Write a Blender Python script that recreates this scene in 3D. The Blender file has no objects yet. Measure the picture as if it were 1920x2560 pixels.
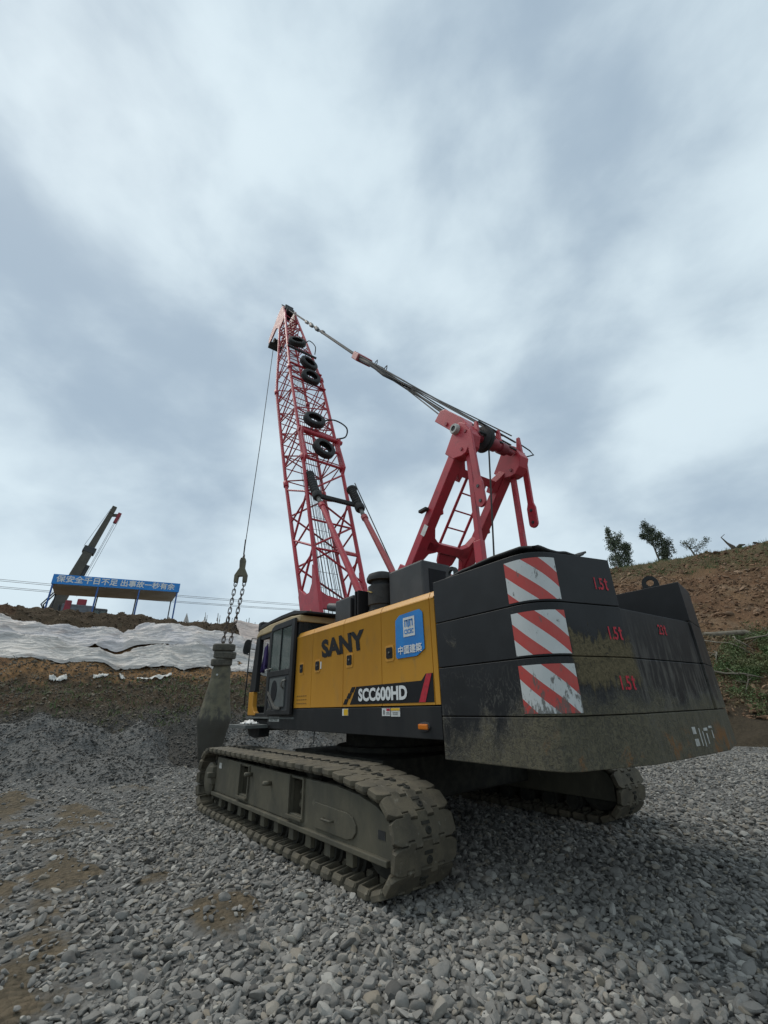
import bpy, bmesh, math, random
import numpy as np
from mathutils import Vector, Matrix, Euler, noise as mnoise

scene = bpy.context.scene
COL = scene.collection
R = math.radians
V = Vector

# ------------------------------------------------------------------ camera
CAM = V((-6.6082, 4.9634, 1.5759)); YAW, PITCH, ROLL, FPX = -0.6296, 0.4267, -0.0235, 1065.35
cF = V((math.cos(YAW)*math.cos(PITCH), math.sin(YAW)*math.cos(PITCH), math.sin(PITCH)))
r0 = V((math.sin(YAW), -math.cos(YAW), 0)); u0 = r0.cross(cF)
cR = r0*math.cos(ROLL) + u0*math.sin(ROLL); cU = -r0*math.sin(ROLL) + u0*math.cos(ROLL)
cd = bpy.data.cameras.new('camera'); cam = bpy.data.objects.new('camera', cd); COL.objects.link(cam)
cd.sensor_fit = 'HORIZONTAL'; cd.sensor_width = 36.0; cd.lens = FPX*36/1920
cd.clip_start = 0.05; cd.clip_end = 3000
cam.matrix_world = Matrix(((cR.x, cU.x, -cF.x, CAM.x), (cR.y, cU.y, -cF.y, CAM.y), (cR.z, cU.z, -cF.z, CAM.z), (0, 0, 0, 1)))
scene.camera = cam

# ------------------------------------------------------------------ node helper
class NT:
    def __init__(s, tree): s.t = tree; s.n = tree.nodes; s.l = tree.links
    def add(s, typ, ins=None, **props):
        n = s.n.new(typ)
        for k, v in props.items(): setattr(n, k, v)
        for k, v in (ins or {}).items(): s.put(n.inputs[k], v)
        return n
    def put(s, sock, v):
        if isinstance(v, bpy.types.NodeSocket): s.l.new(v, sock)
        else:
            if hasattr(sock.default_value, '__len__') and len(sock.default_value) == 4 and len(v) == 3: v = (*v, 1)
            sock.default_value = v
    def math(s, op, a, b=0.0, clamp=False):
        n = s.n.new('ShaderNodeMath'); n.operation = op; n.use_clamp = clamp
        s.put(n.inputs[0], a); s.put(n.inputs[1], b); return n.outputs[0]
    def mix(s, f, a, b, blend='MIX'):
        n = s.n.new('ShaderNodeMix'); n.data_type = 'RGBA'; n.blend_type = blend
        s.put(n.inputs[0], f); s.put(n.inputs[6], a); s.put(n.inputs[7], b); return n.outputs[2]
    def noise(s, vec, scale, detail=4, rough=.55, dist=0.0):
        n = s.add('ShaderNodeTexNoise', {'Scale': scale, 'Detail': detail, 'Roughness': rough, 'Distortion': dist})
        if vec is not None: s.l.new(vec, n.inputs['Vector'])
        return n.outputs[0]
    def ramp(s, f, lo, hi):
        n = s.n.new('ShaderNodeMapRange'); n.interpolation_type = 'SMOOTHSTEP'
        s.put(n.inputs[0], f); n.inputs[1].default_value = lo; n.inputs[2].default_value = hi; return n.outputs[0]
    def scaled(s, vec, sc):
        n = s.add('ShaderNodeVectorMath', operation='MULTIPLY'); s.l.new(vec, n.inputs[0]); n.inputs[1].default_value = sc; return n.outputs[0]

# ------------------------------------------------------------------ world: overcast sky
w = bpy.data.worlds.new('World'); scene.world = w; w.use_nodes = True
t = NT(w.node_tree); t.n.clear()
SUN_EL, SUN_AZ = R(58), R(20)          # sun stands behind the cloud, ahead and to the left
sky = t.add('ShaderNodeTexSky', sky_type='NISHITA', sun_disc=False, sun_elevation=SUN_EL, sun_rotation=R(90)-SUN_AZ)
bg1 = t.add('ShaderNodeBackground', {'Color': sky.outputs[0], 'Strength': .08})
tc = t.add('ShaderNodeTexCoord'); sp = t.add('ShaderNodeSeparateXYZ'); t.l.new(tc.outputs['Generated'], sp.inputs[0])
den = t.math('ADD', t.math('MAXIMUM', sp.outputs[2], 0.0), .50)
cmb = t.add('ShaderNodeCombineXYZ', {'X': t.math('DIVIDE', sp.outputs[0], den), 'Y': t.math('DIVIDE', sp.outputs[1], den), 'Z': 3.1})
n1 = t.noise(t.scaled(tc.outputs['Generated'], (1.0, 1.0, 1.5)), 1.9, 3, .45, .0)
mp2 = t.scaled(tc.outputs['Generated'], (1.0, 1.0, 1.7)); n2 = t.noise(mp2, 4.0, 8, .52, .16)
cl = t.math('ADD', t.math('MULTIPLY', n1, .58), t.math('MULTIPLY', n2, .42))
lo = t.ramp(cl, .37, .64)
c1 = t.mix(lo, (.355, .452, .545), (.660, .775, .835))
hz = t.ramp(sp.outputs[2], .0, .32)
c2 = t.mix(t.math('MULTIPLY', t.math('SUBTRACT', 1.0, hz), .45), c1, (.50, .60, .66))
bg2 = t.add('ShaderNodeBackground', {'Color': c2, 'Strength': .95})
ms = t.add('ShaderNodeMixShader', {0: .93}); t.l.new(bg1.outputs[0], ms.inputs[1]); t.l.new(bg2.outputs[0], ms.inputs[2])
wo = t.add('ShaderNodeOutputWorld'); t.l.new(ms.outputs[0], wo.inputs[0])

# ------------------------------------------------------------------ sun and exposure
sl = bpy.data.lights.new('sun', 'SUN'); sl.energy = 1.5; sl.angle = R(35); sl.color = (1, .93, .83)
so = bpy.data.objects.new('sun', sl); COL.objects.link(so)
sd = V((math.cos(SUN_AZ)*math.cos(SUN_EL), math.sin(SUN_AZ)*math.cos(SUN_EL), math.sin(SUN_EL)))
so.rotation_euler = sd.to_track_quat('Z', 'Y').to_euler(); so.location = sd*60
vs = scene.view_settings; vs.view_transform = 'Standard'; vs.look = 'None'; vs.exposure = 0.25; vs.gamma = 1.0; vs.use_curve_mapping = False

# ------------------------------------------------------------------ materials
M = {}
def mat(name, c1, c2=None, scale=6., lo=.4, hi=.65, rough=.6, metal=0., bump=0., bscale=30., c3=None, s3=18., lo3=.55, hi3=.75, stretch=(1, 1, 1), rand=0., spec=.5, space='pos', detail=5):
    m = bpy.data.materials.new(name); m.use_nodes = True; t = NT(m.node_tree)
    b = t.n['Principled BSDF']
    if space == 'pos': pos = t.add('ShaderNodeNewGeometry').outputs['Position']
    else: pos = t.add('ShaderNodeTexCoord').outputs['Object']
    vec = t.scaled(pos, stretch)
    col = None
    if c2 is not None: col = t.mix(t.ramp(t.noise(vec, scale, detail, .6, .3), lo, hi), c1, c2)
    if c3 is not None: col = t.mix(t.ramp(t.noise(vec, s3, 6, .65, .5), lo3, hi3), col if col else c1, c3)
    if rand:
        oi = t.add('ShaderNodeObjectInfo')
        hsv = t.add('ShaderNodeHueSaturation', {'Value': t.math('ADD', t.math('MULTIPLY', oi.outputs['Random'], rand), 1-rand/2)})
        t.put(hsv.inputs['Color'], col if col else c1); col = hsv.outputs[0]
    t.put(b.inputs['Base Color'], col if col else c1)
    rn = t.noise(vec, scale*2.3, 4, .6)
    t.put(b.inputs['Roughness'], t.math('ADD', t.math('MULTIPLY', rn, .22), rough-.11))
    b.inputs['Metallic'].default_value = metal; b.inputs['Specular IOR Level'].default_value = spec
    if bump:
        bn = t.add('ShaderNodeBump', {'Strength': bump, 'Distance': .02, 'Height': t.noise(vec, bscale, 6, .65)})
        t.l.new(bn.outputs[0], b.inputs['Normal'])
    M[name] = m; return m

mat('yellow', (.60, .285, .028), (.52, .240, .028), 1.6, .35, .7, .42, c3=(.33, .20, .07), s3=7, lo3=.54, hi3=.92, stretch=(1, 1, .35))
mat('cream', (.50, .38, .20), (.42, .31, .17), 3, rough=.5)
mat('black_paint', (.014, .015, .016), (.024, .024, .024), 2.0, rough=.55, spec=.35, c3=(.07, .068, .06), s3=9, lo3=.62, hi3=.95, stretch=(1, 1, .3))
mat('dark_grey', (.035, .038, .04), (.05, .052, .053), 3, rough=.55, c3=(.09, .085, .07), s3=12, lo3=.66, hi3=.95)
mat('grey_panel', (.105, .115, .11), (.085, .09, .085), 5, rough=.6)
mat('red', (.47, .034, .050), (.39, .030, .043), 2.2, rough=.42, c3=(.20, .035, .038), s3=6, lo3=.50, hi3=.85)
mat('pink_red', (.40, .075, .075), (.31, .045, .05), 3, rough=.5, c3=(.36, .10, .095), s3=3, lo3=.5, hi3=.9)
mat('rubber', (.022, .022, .022), (.035, .035, .034), 8, rough=.75, bump=.15, bscale=60)
mat('dusty_rubber', (.115, .108, .085), (.075, .07, .058), 7, rough=.9, bump=.3, bscale=50)
mat('rope', (.045, .045, .045), (.075, .07, .06), 20, rough=.7)
mat('steel', (.22, .21, .19), (.15, .14, .12), 10, rough=.5, metal=.5)
mat('chain_steel', (.085, .07, .06), (.13, .085, .06), 14, rough=.7, metal=.3)
mat('track', (.125, .107, .073), (.078, .069, .050), 5, .35, .65, .8, bump=.35, bscale=45, c3=(.27, .25, .20), s3=13, lo3=.58, hi3=.8)
mat('track_dark', (.035, .034, .029), (.055, .052, .042), 6, rough=.9, spec=.2, bump=.3, bscale=40)
mat('frame_olive', (.112, .100, .068), (.078, .072, .052), 3.2, .35, .65, .72, bump=.12, bscale=40, c3=(.165, .148, .105), s3=9, lo3=.54, hi3=.82, stretch=(1, 1, .5))
mat('hammer', (.155, .142, .095), (.105, .098, .072), 2.2, .4, .6, .8, bump=.3, bscale=14, c3=(.05, .048, .042), s3=1.8, lo3=.56, hi3=.62, stretch=(1, 1, .6))
mat('white', (.70, .70, .68), (.58, .58, .55), 12, rough=.55)
mat('white_worn', (.52, .52, .49), (.36, .36, .33), 14, .4, .6, .6)
mat('sign_blue', (.012, .215, .58), (.016, .18, .50), 4, rough=.42)
mat('fascia_blue', (.02, .25, .68), (.025, .22, .60), 3, rough=.5)
mat('post_blue', (.035, .13, .40), (.05, .11, .30), 5, rough=.5)
mat('soffit', (.72, .70, .64), (.62, .59, .52), 1.2, rough=.8)
mat('orange_lens', (.62, .17, .015), rough=.25)
mat('text_black', (.012, .013, .015), rough=.7, spec=.25)
mat('text_white', (.74, .75, .74), rough=.5)
mat('text_red', (.50, .018, .035), (.35, .02, .035), 25, .45, .65, .6)
mat('faint_red', (.26, .13, .02), rough=.6)
mat('stripe_red', (.55, .02, .02), rough=.4)
mat('purple', (.035, .02, .095), (.05, .03, .12), 10, rough=.9)
mat('gold', (.45, .33, .10), rough=.5)
mat('sticker_yellow', (.72, .44, .02), rough=.5)
mat('wood', (.17, .15, .115), (.11, .095, .07), 5, rough=.85, stretch=(1, 1, 3))
mat('bark', (.10, .088, .068), (.17, .155, .125), 6, rough=.9, bump=.3)
mat('leaf', (.066, .090, .052), (.10, .122, .072), 2.5, rough=.6, rand=.3)
mat('dead_wood', (.06, .05, .038), (.085, .07, .05), 5, rough=.9)
mat('brush_leaf', (.060, .105, .026), (.115, .125, .045), .9, rough=.65)
mat('dry_leaf', (.16, .12, .06), (.09, .075, .04), 2.5, rough=.8)
mat('tent', (.42, .41, .39), (.34, .33, .31), 1.5, rough=.8)
mat('mast', (.075, .070, .055), (.10, .092, .072), 2, rough=.7)
mat('rig_red', (.30, .03, .045), (.22, .03, .04), 3, rough=.55)
mat('rig_grey', (.15, .16, .18), (.10, .105, .11), 3, rough=.6)

def glass(name, col, rough=.04, alpha=.55):
    m = bpy.data.materials.new(name); m.use_nodes = True; t = NT(m.node_tree); b = t.n['Principled BSDF']
    b.inputs['Base Color'].default_value = (*col, 1); b.inputs['Roughness'].default_value = rough
    b.inputs['Specular IOR Level'].default_value = .6; b.inputs['Alpha'].default_value = alpha
    M[name] = m
glass('glass', (.13, .165, .15), .05, .55); glass('glass_clear', (.10, .12, .115), .05, .28); glass('glass_dark', (.02, .025, .027), .06, .9)

def hammer_mat():
    # dried mud above, a damp dark coat with a ragged edge on the lower half
    m = bpy.data.materials.new('hammer_coat'); m.use_nodes = True; t = NT(m.node_tree); b = t.n['Principled BSDF']
    pos = t.add('ShaderNodeNewGeometry').outputs['Position']; s = t.add('ShaderNodeSeparateXYZ'); t.l.new(pos, s.inputs[0])
    st = t.noise(t.scaled(pos, (3, 3, .7)), 3, 6, .65, .3); bl = t.noise(pos, 5, 6, .65)
    z = t.math('ADD', s.outputs[2], t.math('MULTIPLY', t.math('SUBTRACT', st, .5), 1.3))
    col = t.mix(t.ramp(bl, .35, .65), (.155, .142, .092), (.105, .098, .070))
    col = t.mix(t.math('MULTIPLY', t.ramp(t.noise(pos, 3.4, 5, .6), .56, .64), .6), col, (.055, .052, .045))
    col = t.mix(t.math('MULTIPLY', t.ramp(z, 1.50, 1.32), .85), col, t.mix(bl, (.035, .033, .03), (.075, .07, .058)))
    t.put(b.inputs['Base Color'], col); b.inputs['Roughness'].default_value = .82
    bn = t.add('ShaderNodeBump', {'Strength': .4, 'Distance': .02, 'Height': t.noise(pos, 16, 6, .68)}); t.l.new(bn.outputs[0], b.inputs['Normal']); M['hammer_coat'] = m
hammer_mat()

def mud_paint(name, base, mudtop):
    """black counterweight paint with dried mud splashed from below and smeared on the rear"""
    m = bpy.data.materials.new(name); m.use_nodes = True; t = NT(m.node_tree); b = t.n['Principled BSDF']
    pos = t.add('ShaderNodeNewGeometry').outputs['Position']; s = t.add('ShaderNodeSeparateXYZ'); t.l.new(pos, s.inputs[0])
    X, Y, Z = s.outputs
    paint = t.mix(t.ramp(t.noise(pos, 3, 5), .4, .7), base, tuple(c*1.5 for c in base))
    streak = t.noise(t.scaled(pos, (3, 3, .45)), 5, 6, .68, .4)         # runs down the plates
    big = t.noise(pos, 1.7, 7, .68, .5); blot = t.noise(pos, 5.5, 8, .72, .6); fine = t.noise(pos, 30, 6, .72, 1.0); hair = t.noise(t.scaled(pos, (2.2, 4, 1)), 9, 7, .7, 2.2)
    low = t.ramp(Z, 1.95, 1.05); rear = t.ramp(X, -3.75, -4.45)
    # splashed film, thickest on the base and towards the rear
    cov = t.math('ADD', t.math('MULTIPLY', low, t.math('ADD', .42, t.math('MULTIPLY', rear, .56))), t.math('MULTIPLY', t.math('SUBTRACT', t.math('ADD', t.math('MULTIPLY', big, .6), t.math('MULTIPLY', blot, .4)), .5), 1.7))
    m1 = t.math('MULTIPLY', t.ramp(cov, .16, .50), .85)
    m1 = t.math('MULTIPLY', m1, t.math('ADD', .45, t.math('MULTIPLY', t.ramp(fine, .38, .58), .55)))
    # thick smear across the seam behind the striped plates
    wob = t.math('MULTIPLY', t.math('SUBTRACT', blot, .5), .30); wos = t.math('MULTIPLY', t.math('SUBTRACT', streak, .5), .55)
    zz = t.math('ADD', t.math('ADD', Z, wos), wob)
    zone = t.math('MULTIPLY', t.math('MULTIPLY', t.ramp(zz, 1.66, 1.76), t.ramp(zz, 2.13, 2.06)), t.math('MULTIPLY', t.ramp(t.math('ADD', Y, wob), 1.50, 1.42), t.ramp(t.math('ADD', Y, wob), .62, .74)))
    m2 = t.math('MULTIPLY', t.math('MULTIPLY', zone, t.ramp(X, -4.2, -4.4)), t.ramp(t.math('ADD', fine, t.math('MULTIPLY', blot, .6)), .55, .72))
    # pale runs on the centre block and scuffs on the side
    cen = t.math('MULTIPLY', t.ramp(Y, .95, .6), t.ramp(X, -4.3, -4.5))
    m3 = t.math('MULTIPLY', t.math('MULTIPLY', cen, t.ramp(streak, .46, .62)), t.ramp(Z, 2.5, 1.6)); m3 = t.math('MULTIPLY', m3, .72)
    hairm = t.math('MULTIPLY', t.math('MULTIPLY', t.ramp(hair, .50, .60), t.ramp(t.math('ADD', Z, t.math('MULTIPLY', big, .8)), 2.45, 1.80)), t.math('MULTIPLY', t.ramp(big, .36, .54), .65))
    mud = t.mix(t.ramp(fine, .35, .7), (.085, .070, .038), (.165, .132, .074))
    grey = (.12, .115, .10); olive = t.mix(blot, (.10, .09, .058), (.19, .168, .11))
    col = t.mix(hairm, paint, grey); col = t.mix(m3, col, grey); col = t.mix(m1, col, olive); col = t.mix(m2, col, mud)
    chip = t.math('MULTIPLY', t.ramp(t.noise(pos, 14, 7, .75, .3), .66, .70), .5); col = t.mix(chip, col, (.10, .085, .065))
    rust = t.math('MULTIPLY', t.ramp(t.math('ADD', big, t.math('MULTIPLY', t.math('SUBTRACT', blot, .5), .6)), .56, .68), t.math('MULTIPLY', t.ramp(Z, 1.42, 1.22), rear))
    col = t.mix(t.math('MULTIPLY', rust, .8), col, (.24, .105, .03))
    t.put(b.inputs['Base Color'], col)
    allm = t.math('MAXIMUM', m1, m2)
    t.put(b.inputs['Roughness'], t.math('ADD', .50, t.math('MULTIPLY', allm, .42))); b.inputs['Specular IOR Level'].default_value = .35
    bn = t.add('ShaderNodeBump', {'Strength': .5, 'Distance': .02, 'Height': t.math('MULTIPLY', t.math('ADD', t.math('MULTIPLY', m2, 1.3), m1), t.math('ADD', .6, fine))})
    t.l.new(bn.outputs[0], b.inputs['Normal']); M[name] = m
mud_paint('cw_paint', (.011, .0115, .0125), 2.0)

def stripe_mat():
    m = bpy.data.materials.new('stripes'); m.use_nodes = True; t = NT(m.node_tree); b = t.n['Principled BSDF']
    uv = t.add('ShaderNodeTexCoord').outputs['UV']; s = t.add('ShaderNodeSeparateXYZ'); t.l.new(uv, s.inputs[0])
    f = t.math('FRACT', t.math('DIVIDE', t.math('ADD', s.outputs[1], t.math('MULTIPLY', s.outputs[0], .86)), .29))
    red = t.math('GREATER_THAN', f, .53)
    pos = t.add('ShaderNodeNewGeometry').outputs['Position']; z = t.add('ShaderNodeSeparateXYZ'); t.l.new(pos, z.inputs[0])
    col = t.mix(red, (.60, .62, .61), (.52, .022, .016))
    wear = t.ramp(t.math('ADD', t.noise(t.scaled(pos, (1, 1, .4)), 22, 6, .7, .5), t.math('MULTIPLY', t.ramp(z.outputs[2], 1.85, 1.45), .16)), .60, .68)
    col = t.mix(t.math('MULTIPLY', wear, .85), col, (.07, .068, .06))
    t.put(b.inputs['Base Color'], t.mix(t.math('MULTIPLY', t.noise(pos, 6, 5), .35), col, (.25, .235, .20))); b.inputs['Roughness'].default_value = .45
    M['stripes'] = m
stripe_mat()

def ground_mats():
    # stones: one grey each, some brown, some pale
    m = bpy.data.materials.new('stone'); m.use_nodes = True; t = NT(m.node_tree); b = t.n['Principled BSDF']
    oi = t.add('ShaderNodeObjectInfo'); rnd = oi.outputs['Random']
    cr = t.add('ShaderNodeValToRGB'); t.l.new(rnd, cr.inputs[0]); e = cr.color_ramp
    e.elements[0].color = (.07, .066, .06, 1); e.elements[1].color = (.45, .42, .36, 1)
    for p_, c_ in ((.06, (.15, .143, .130)), (.40, (.275, .260, .235)), (.58, (.21, .20, .182)), (.76, (.36, .342, .31)), (.88, (.28, .235, .175)), (.95, (.48, .46, .42))):
        q = e.elements.new(p_); q.color = (*c_, 1)
    tcn = t.add('ShaderNodeTexCoord').outputs['Object']
    col = t.mix(t.math('MULTIPLY', t.noise(tcn, 3.5, 5, .65), .55), cr.outputs[0], (.10, .10, .095))
    t.put(b.inputs['Base Color'], col); b.inputs['Roughness'].default_value = .78; b.inputs['Specular IOR Level'].default_value = .3
    bn = t.add('ShaderNodeBump', {'Strength': .25, 'Distance': .05, 'Height': t.noise(tcn, 6, 6, .7)}); t.l.new(bn.outputs[0], b.inputs['Normal']); M['stone'] = m
    md_ = M['stone'].copy(); md_.name = 'dark_stone'; M['dark_stone'] = md_
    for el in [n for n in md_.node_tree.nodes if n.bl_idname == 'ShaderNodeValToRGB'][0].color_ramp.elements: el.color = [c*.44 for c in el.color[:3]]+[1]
    # ground under the stones
    m = bpy.data.materials.new('gravel_bed'); m.use_nodes = True; t = NT(m.node_tree); b = t.n['Principled BSDF']
    pos = t.add('ShaderNodeNewGeometry').outputs['Position']
    vo = t.add('ShaderNodeTexVoronoi', {'Scale': 17}); t.l.new(pos, vo.inputs['Vector'])
    g = t.mix(t.noise(vo.outputs['Color'], 3), (.08, .078, .073), (.23, .225, .212))
    at = t.add('ShaderNodeAttribute', attribute_name='dirt')
    soil = t.mix(t.ramp(t.noise(pos, 5, 7, .68), .35, .65), (.088, .074, .052), (.15, .118, .078))
    msk = t.ramp(t.math('ADD', at.outputs['Fac'], t.math('MULTIPLY', t.math('SUBTRACT', t.noise(pos, 7, 6, .7), .5), .6)), .3, .6)
    t.put(b.inputs['Base Color'], t.mix(msk, g, soil)); b.inputs['Roughness'].default_value = .9; b.inputs['Specular IOR Level'].default_value = .15
    h = t.math('ADD', t.math('MULTIPLY', vo.outputs['Distance'], -1.2), t.math('MULTIPLY', t.noise(pos, 30, 5, .7), .7))
    bn = t.add('ShaderNodeBump', {'Strength': .9, 'Distance': .04, 'Height': h}); t.l.new(bn.outputs[0], b.inputs['Normal']); M['gravel_bed'] = m
ground_mats()

def soil_mat(name, cols, mixer, bump=.8, bscale=7):
    """cols: list of soil colours; mixer(t, X,Y,Z,pos) -> list of masks (for cols[1:])"""
    m = bpy.data.materials.new(name); m.use_nodes = True; t = NT(m.node_tree); b = t.n['Principled BSDF']
    pos = t.add('ShaderNodeNewGeometry').outputs['Position']; s = t.add('ShaderNodeSeparateXYZ'); t.l.new(pos, s.inputs[0])
    masks = mixer(t, *s.outputs, pos)
    col = cols[0]
    for c, k in zip(cols[1:], masks): col = t.mix(k, col, c)
    f = t.noise(pos, 9, 8, .72, .3)
    col = t.mix(t.ramp(f, .36, .66), t.mix(.5, col, (.035, .03, .024)), col)
    t.put(b.inputs['Base Color'], col); b.inputs['Roughness'].default_value = .95; b.inputs['Specular IOR Level'].default_value = .1
    bn = t.add('ShaderNodeBump', {'Strength': bump, 'Distance': .12, 'Height': t.noise(pos, bscale, 8, .72)}); t.l.new(bn.outputs[0], b.inputs['Normal']); M[name] = m
def bank_mix(t, X, Y, Z, pos):
    n = t.math('MULTIPLY', t.math('SUBTRACT', t.noise(pos, .9, 6, .65), .5), 2.2)
    zz = t.math('ADD', Z, n)
    gravel = t.ramp(t.math('ADD', Z, t.math('MULTIPLY', n, .6)), 1.9, 1.2)
    orange = t.math('MULTIPLY', t.ramp(zz, 2.5, 2.95), t.ramp(zz, 4.6, 3.9))
    red = t.math('MULTIPLY', t.ramp(t.noise(pos, .5, 3), .5, .65), t.ramp(Y, 4, 7))
    return [orange, gravel, t.math('MULTIPLY', red, .6), t.math('MULTIPLY', t.ramp(t.noise(pos, 2.6, 6, .7), .55, .7), .7)]
soil_mat('bank_soil', [(.095, .068, .043), (.30, .170, .078), (.115, .110, .100), (.14, .072, .042), (.125, .108, .072)], bank_mix)
def hill_mix(t, X, Y, Z, pos):
    a = t.ramp(t.noise(pos, .16, 5, .6), .4, .62); b_ = t.ramp(t.noise(pos, .55, 6, .68), .48, .68); g = t.math('MULTIPLY', t.ramp(t.noise(pos, .28, 4), .5, .66), .55)
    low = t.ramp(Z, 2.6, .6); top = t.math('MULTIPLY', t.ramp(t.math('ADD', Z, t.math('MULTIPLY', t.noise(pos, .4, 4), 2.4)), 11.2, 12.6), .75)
    return [a, t.math('MULTIPLY', b_, .8), g, low, top]
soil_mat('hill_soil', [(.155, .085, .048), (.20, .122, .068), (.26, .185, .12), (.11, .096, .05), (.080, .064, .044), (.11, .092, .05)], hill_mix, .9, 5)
def tarp_mat(name, a, b2, stain):
    m = bpy.data.materials.new(name); m.use_nodes = True; t = NT(m.node_tree); b = t.n['Principled BSDF']
    pos = t.add('ShaderNodeNewGeometry').outputs['Position']
    col = t.mix(t.ramp(t.noise(pos, .6, 5, .6), .4, .65), a, b2)
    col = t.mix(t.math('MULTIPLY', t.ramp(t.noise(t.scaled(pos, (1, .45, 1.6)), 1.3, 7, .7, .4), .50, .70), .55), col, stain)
    col = t.mix(t.math('MULTIPLY', t.ramp(t.noise(pos, 6, 6, .75), .55, .8), .35), col, (.22, .19, .16))
    t.put(b.inputs['Base Color'], col); b.inputs['Roughness'].default_value = .6
    bn = t.add('ShaderNodeBump', {'Strength': 1.0, 'Distance': .16, 'Height': t.math('ABSOLUTE', t.math('SUBTRACT', t.noise(t.scaled(pos, (1.6, .22, 3.0)), 3.0, 5, .55, .5), .5))}); t.l.new(bn.outputs[0], b.inputs['Normal']); M[name] = m
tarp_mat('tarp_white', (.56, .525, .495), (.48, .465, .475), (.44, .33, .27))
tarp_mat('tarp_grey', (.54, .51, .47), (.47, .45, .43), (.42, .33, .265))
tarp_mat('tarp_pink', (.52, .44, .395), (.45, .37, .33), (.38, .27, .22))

# ------------------------------------------------------------------ mesh helpers
class MB:
    def __init__(s): s.v = []; s.f = []
    def add(s, vs, fs):
        o = len(s.v); s.v += [tuple(p) for p in vs]; s.f += [tuple(i+o for i in f) for f in fs]; return s
    def hexa(s, p):     # p: 4 bottom + 4 top, same winding
        return s.add(p, [(3, 2, 1, 0), (4, 5, 6, 7), (0, 1, 5, 4), (1, 2, 6, 5), (2, 3, 7, 6), (3, 0, 4, 7)])
    def box(s, x0, x1, y0, y1, z0, z1, mtx=None):
        p = [V(q) for q in ((x0, y0, z0), (x1, y0, z0), (x1, y1, z0), (x0, y1, z0), (x0, y0, z1), (x1, y0, z1), (x1, y1, z1), (x0, y1, z1))]
        if mtx is not None: p = [mtx @ q for q in p]
        return s.hexa(p)
    def prism(s, poly, fn, a, b):   # poly of 2D points, fn(u,v,h)->3D, extruded from h=a to h=b
        n = len(poly); vs = [fn(u, v, a) for u, v in poly] + [fn(u, v, b) for u, v in poly]
        return s.add(vs, [tuple(range(n-1, -1, -1)), tuple(range(n, 2*n))] + [(i, (i+1) % n, n+(i+1) % n, n+i) for i in range(n)])
    def tube(s, pts, r, seg=8, cap=True, closed=False):
        pts = [V(p) for p in pts]; n = len(pts); rs = r if isinstance(r, (list, tuple)) else [r]*n
        o = len(s.v); up = None; vs = []
        for i, p in enumerate(pts):
            if closed: d = pts[(i+1) % n]-pts[i-1]
            else: d = pts[min(i+1, n-1)]-pts[max(i-1, 0)]
            d.normalize()
            if up is None: up = d.orthogonal().normalized()
            up = (up-d*up.dot(d)).normalized(); sd_ = d.cross(up)
            for k in range(seg):
                a = 2*math.pi*k/seg; vs.append(p+up*(rs[i]*math.cos(a))+sd_*(rs[i]*math.sin(a)))
        fs = []
        for i in range(n if closed else n-1):
            for k in range(seg):
                a = i*seg+k; b = i*seg+(k+1) % seg; j = (i+1) % n
                fs.append((a, b, j*seg+(k+1) % seg, j*seg+k))
        if cap and not closed: fs += [tuple(range(seg-1, -1, -1)), tuple((n-1)*seg+k for k in range(seg))]
        return s.add(vs, fs)
    def lathe(s, prof, org, axis, seg=24, cap=True):   # prof (r,h)
        ax = V(axis).normalized(); e1 = ax.orthogonal().normalized(); e2 = ax.cross(e1); org = V(org); n = len(prof); vs = []
        for r, h in prof:
            for k in range(seg):
                a = 2*math.pi*k/seg; vs.append(org+ax*h+e1*(r*math.cos(a))+e2*(r*math.sin(a)))
        fs = [(i*seg+k, i*seg+(k+1) % seg, (i+1)*seg+(k+1) % seg, (i+1)*seg+k) for i in range(n-1) for k in range(seg)]
        if cap and prof[0][0] > 1e-4: fs.append(tuple(range(seg-1, -1, -1)))
        if cap and prof[-1][0] > 1e-4: fs.append(tuple((n-1)*seg+k for k in range(seg)))
        return s.add(vs, fs)
    def beam(s, a, b, wy, wz, up=(0, 0, 1), wy2=None, wz2=None):   # rectangular bar from a to b
        a = V(a); b = V(b); d = (b-a).normalized(); sd_ = d.cross(V(up)).normalized(); u = sd_.cross(d)
        wy2 = wy2 or wy; wz2 = wz2 or wz
        p = [a-sd_*wy/2-u*wz/2, a+sd_*wy/2-u*wz/2, a+sd_*wy/2+u*wz/2, a-sd_*wy/2+u*wz/2]
        q = [b-sd_*wy2/2-u*wz2/2, b+sd_*wy2/2-u*wz2/2, b+sd_*wy2/2+u*wz2/2, b-sd_*wy2/2+u*wz2/2]
        return s.hexa(p+q)
    def mesh(s, name):
        me = bpy.data.meshes.new(name); me.from_pydata(s.v, [], s.f)
        bm = bmesh.new(); bm.from_mesh(me); bmesh.ops.recalc_face_normals(bm, faces=bm.faces); bm.to_mesh(me); bm.free(); return me
    def build(s, name, m, parent=None, smooth=False, bevel=0, mtx=None):
        me = s.mesh(name); return place(name, me, m, parent, smooth, bevel, mtx)
def place(name, me, m, parent=None, smooth=False, bevel=0, mtx=None):
    if m is not None and not me.materials: me.materials.append(M[m])
    if smooth:
        me.polygons.foreach_set('use_smooth', [True]*len(me.polygons))
        if smooth == 'auto': me.set_sharp_from_angle(angle=R(38))
    o = bpy.data.objects.new(name, me); COL.objects.link(o)
    if parent is not None: o.parent = parent
    if mtx is not None: o.matrix_local = mtx
    if bevel:
        b = o.modifiers.new('bevel', 'BEVEL'); b.width = bevel; b.segments = 2; b.limit_method = 'ANGLE'; b.angle_limit = R(35)
    return o
def tag(o, label, cat, group=None):
    o['label'] = label; o['category'] = cat
    if group: o['group'] = group
    return o
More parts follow.
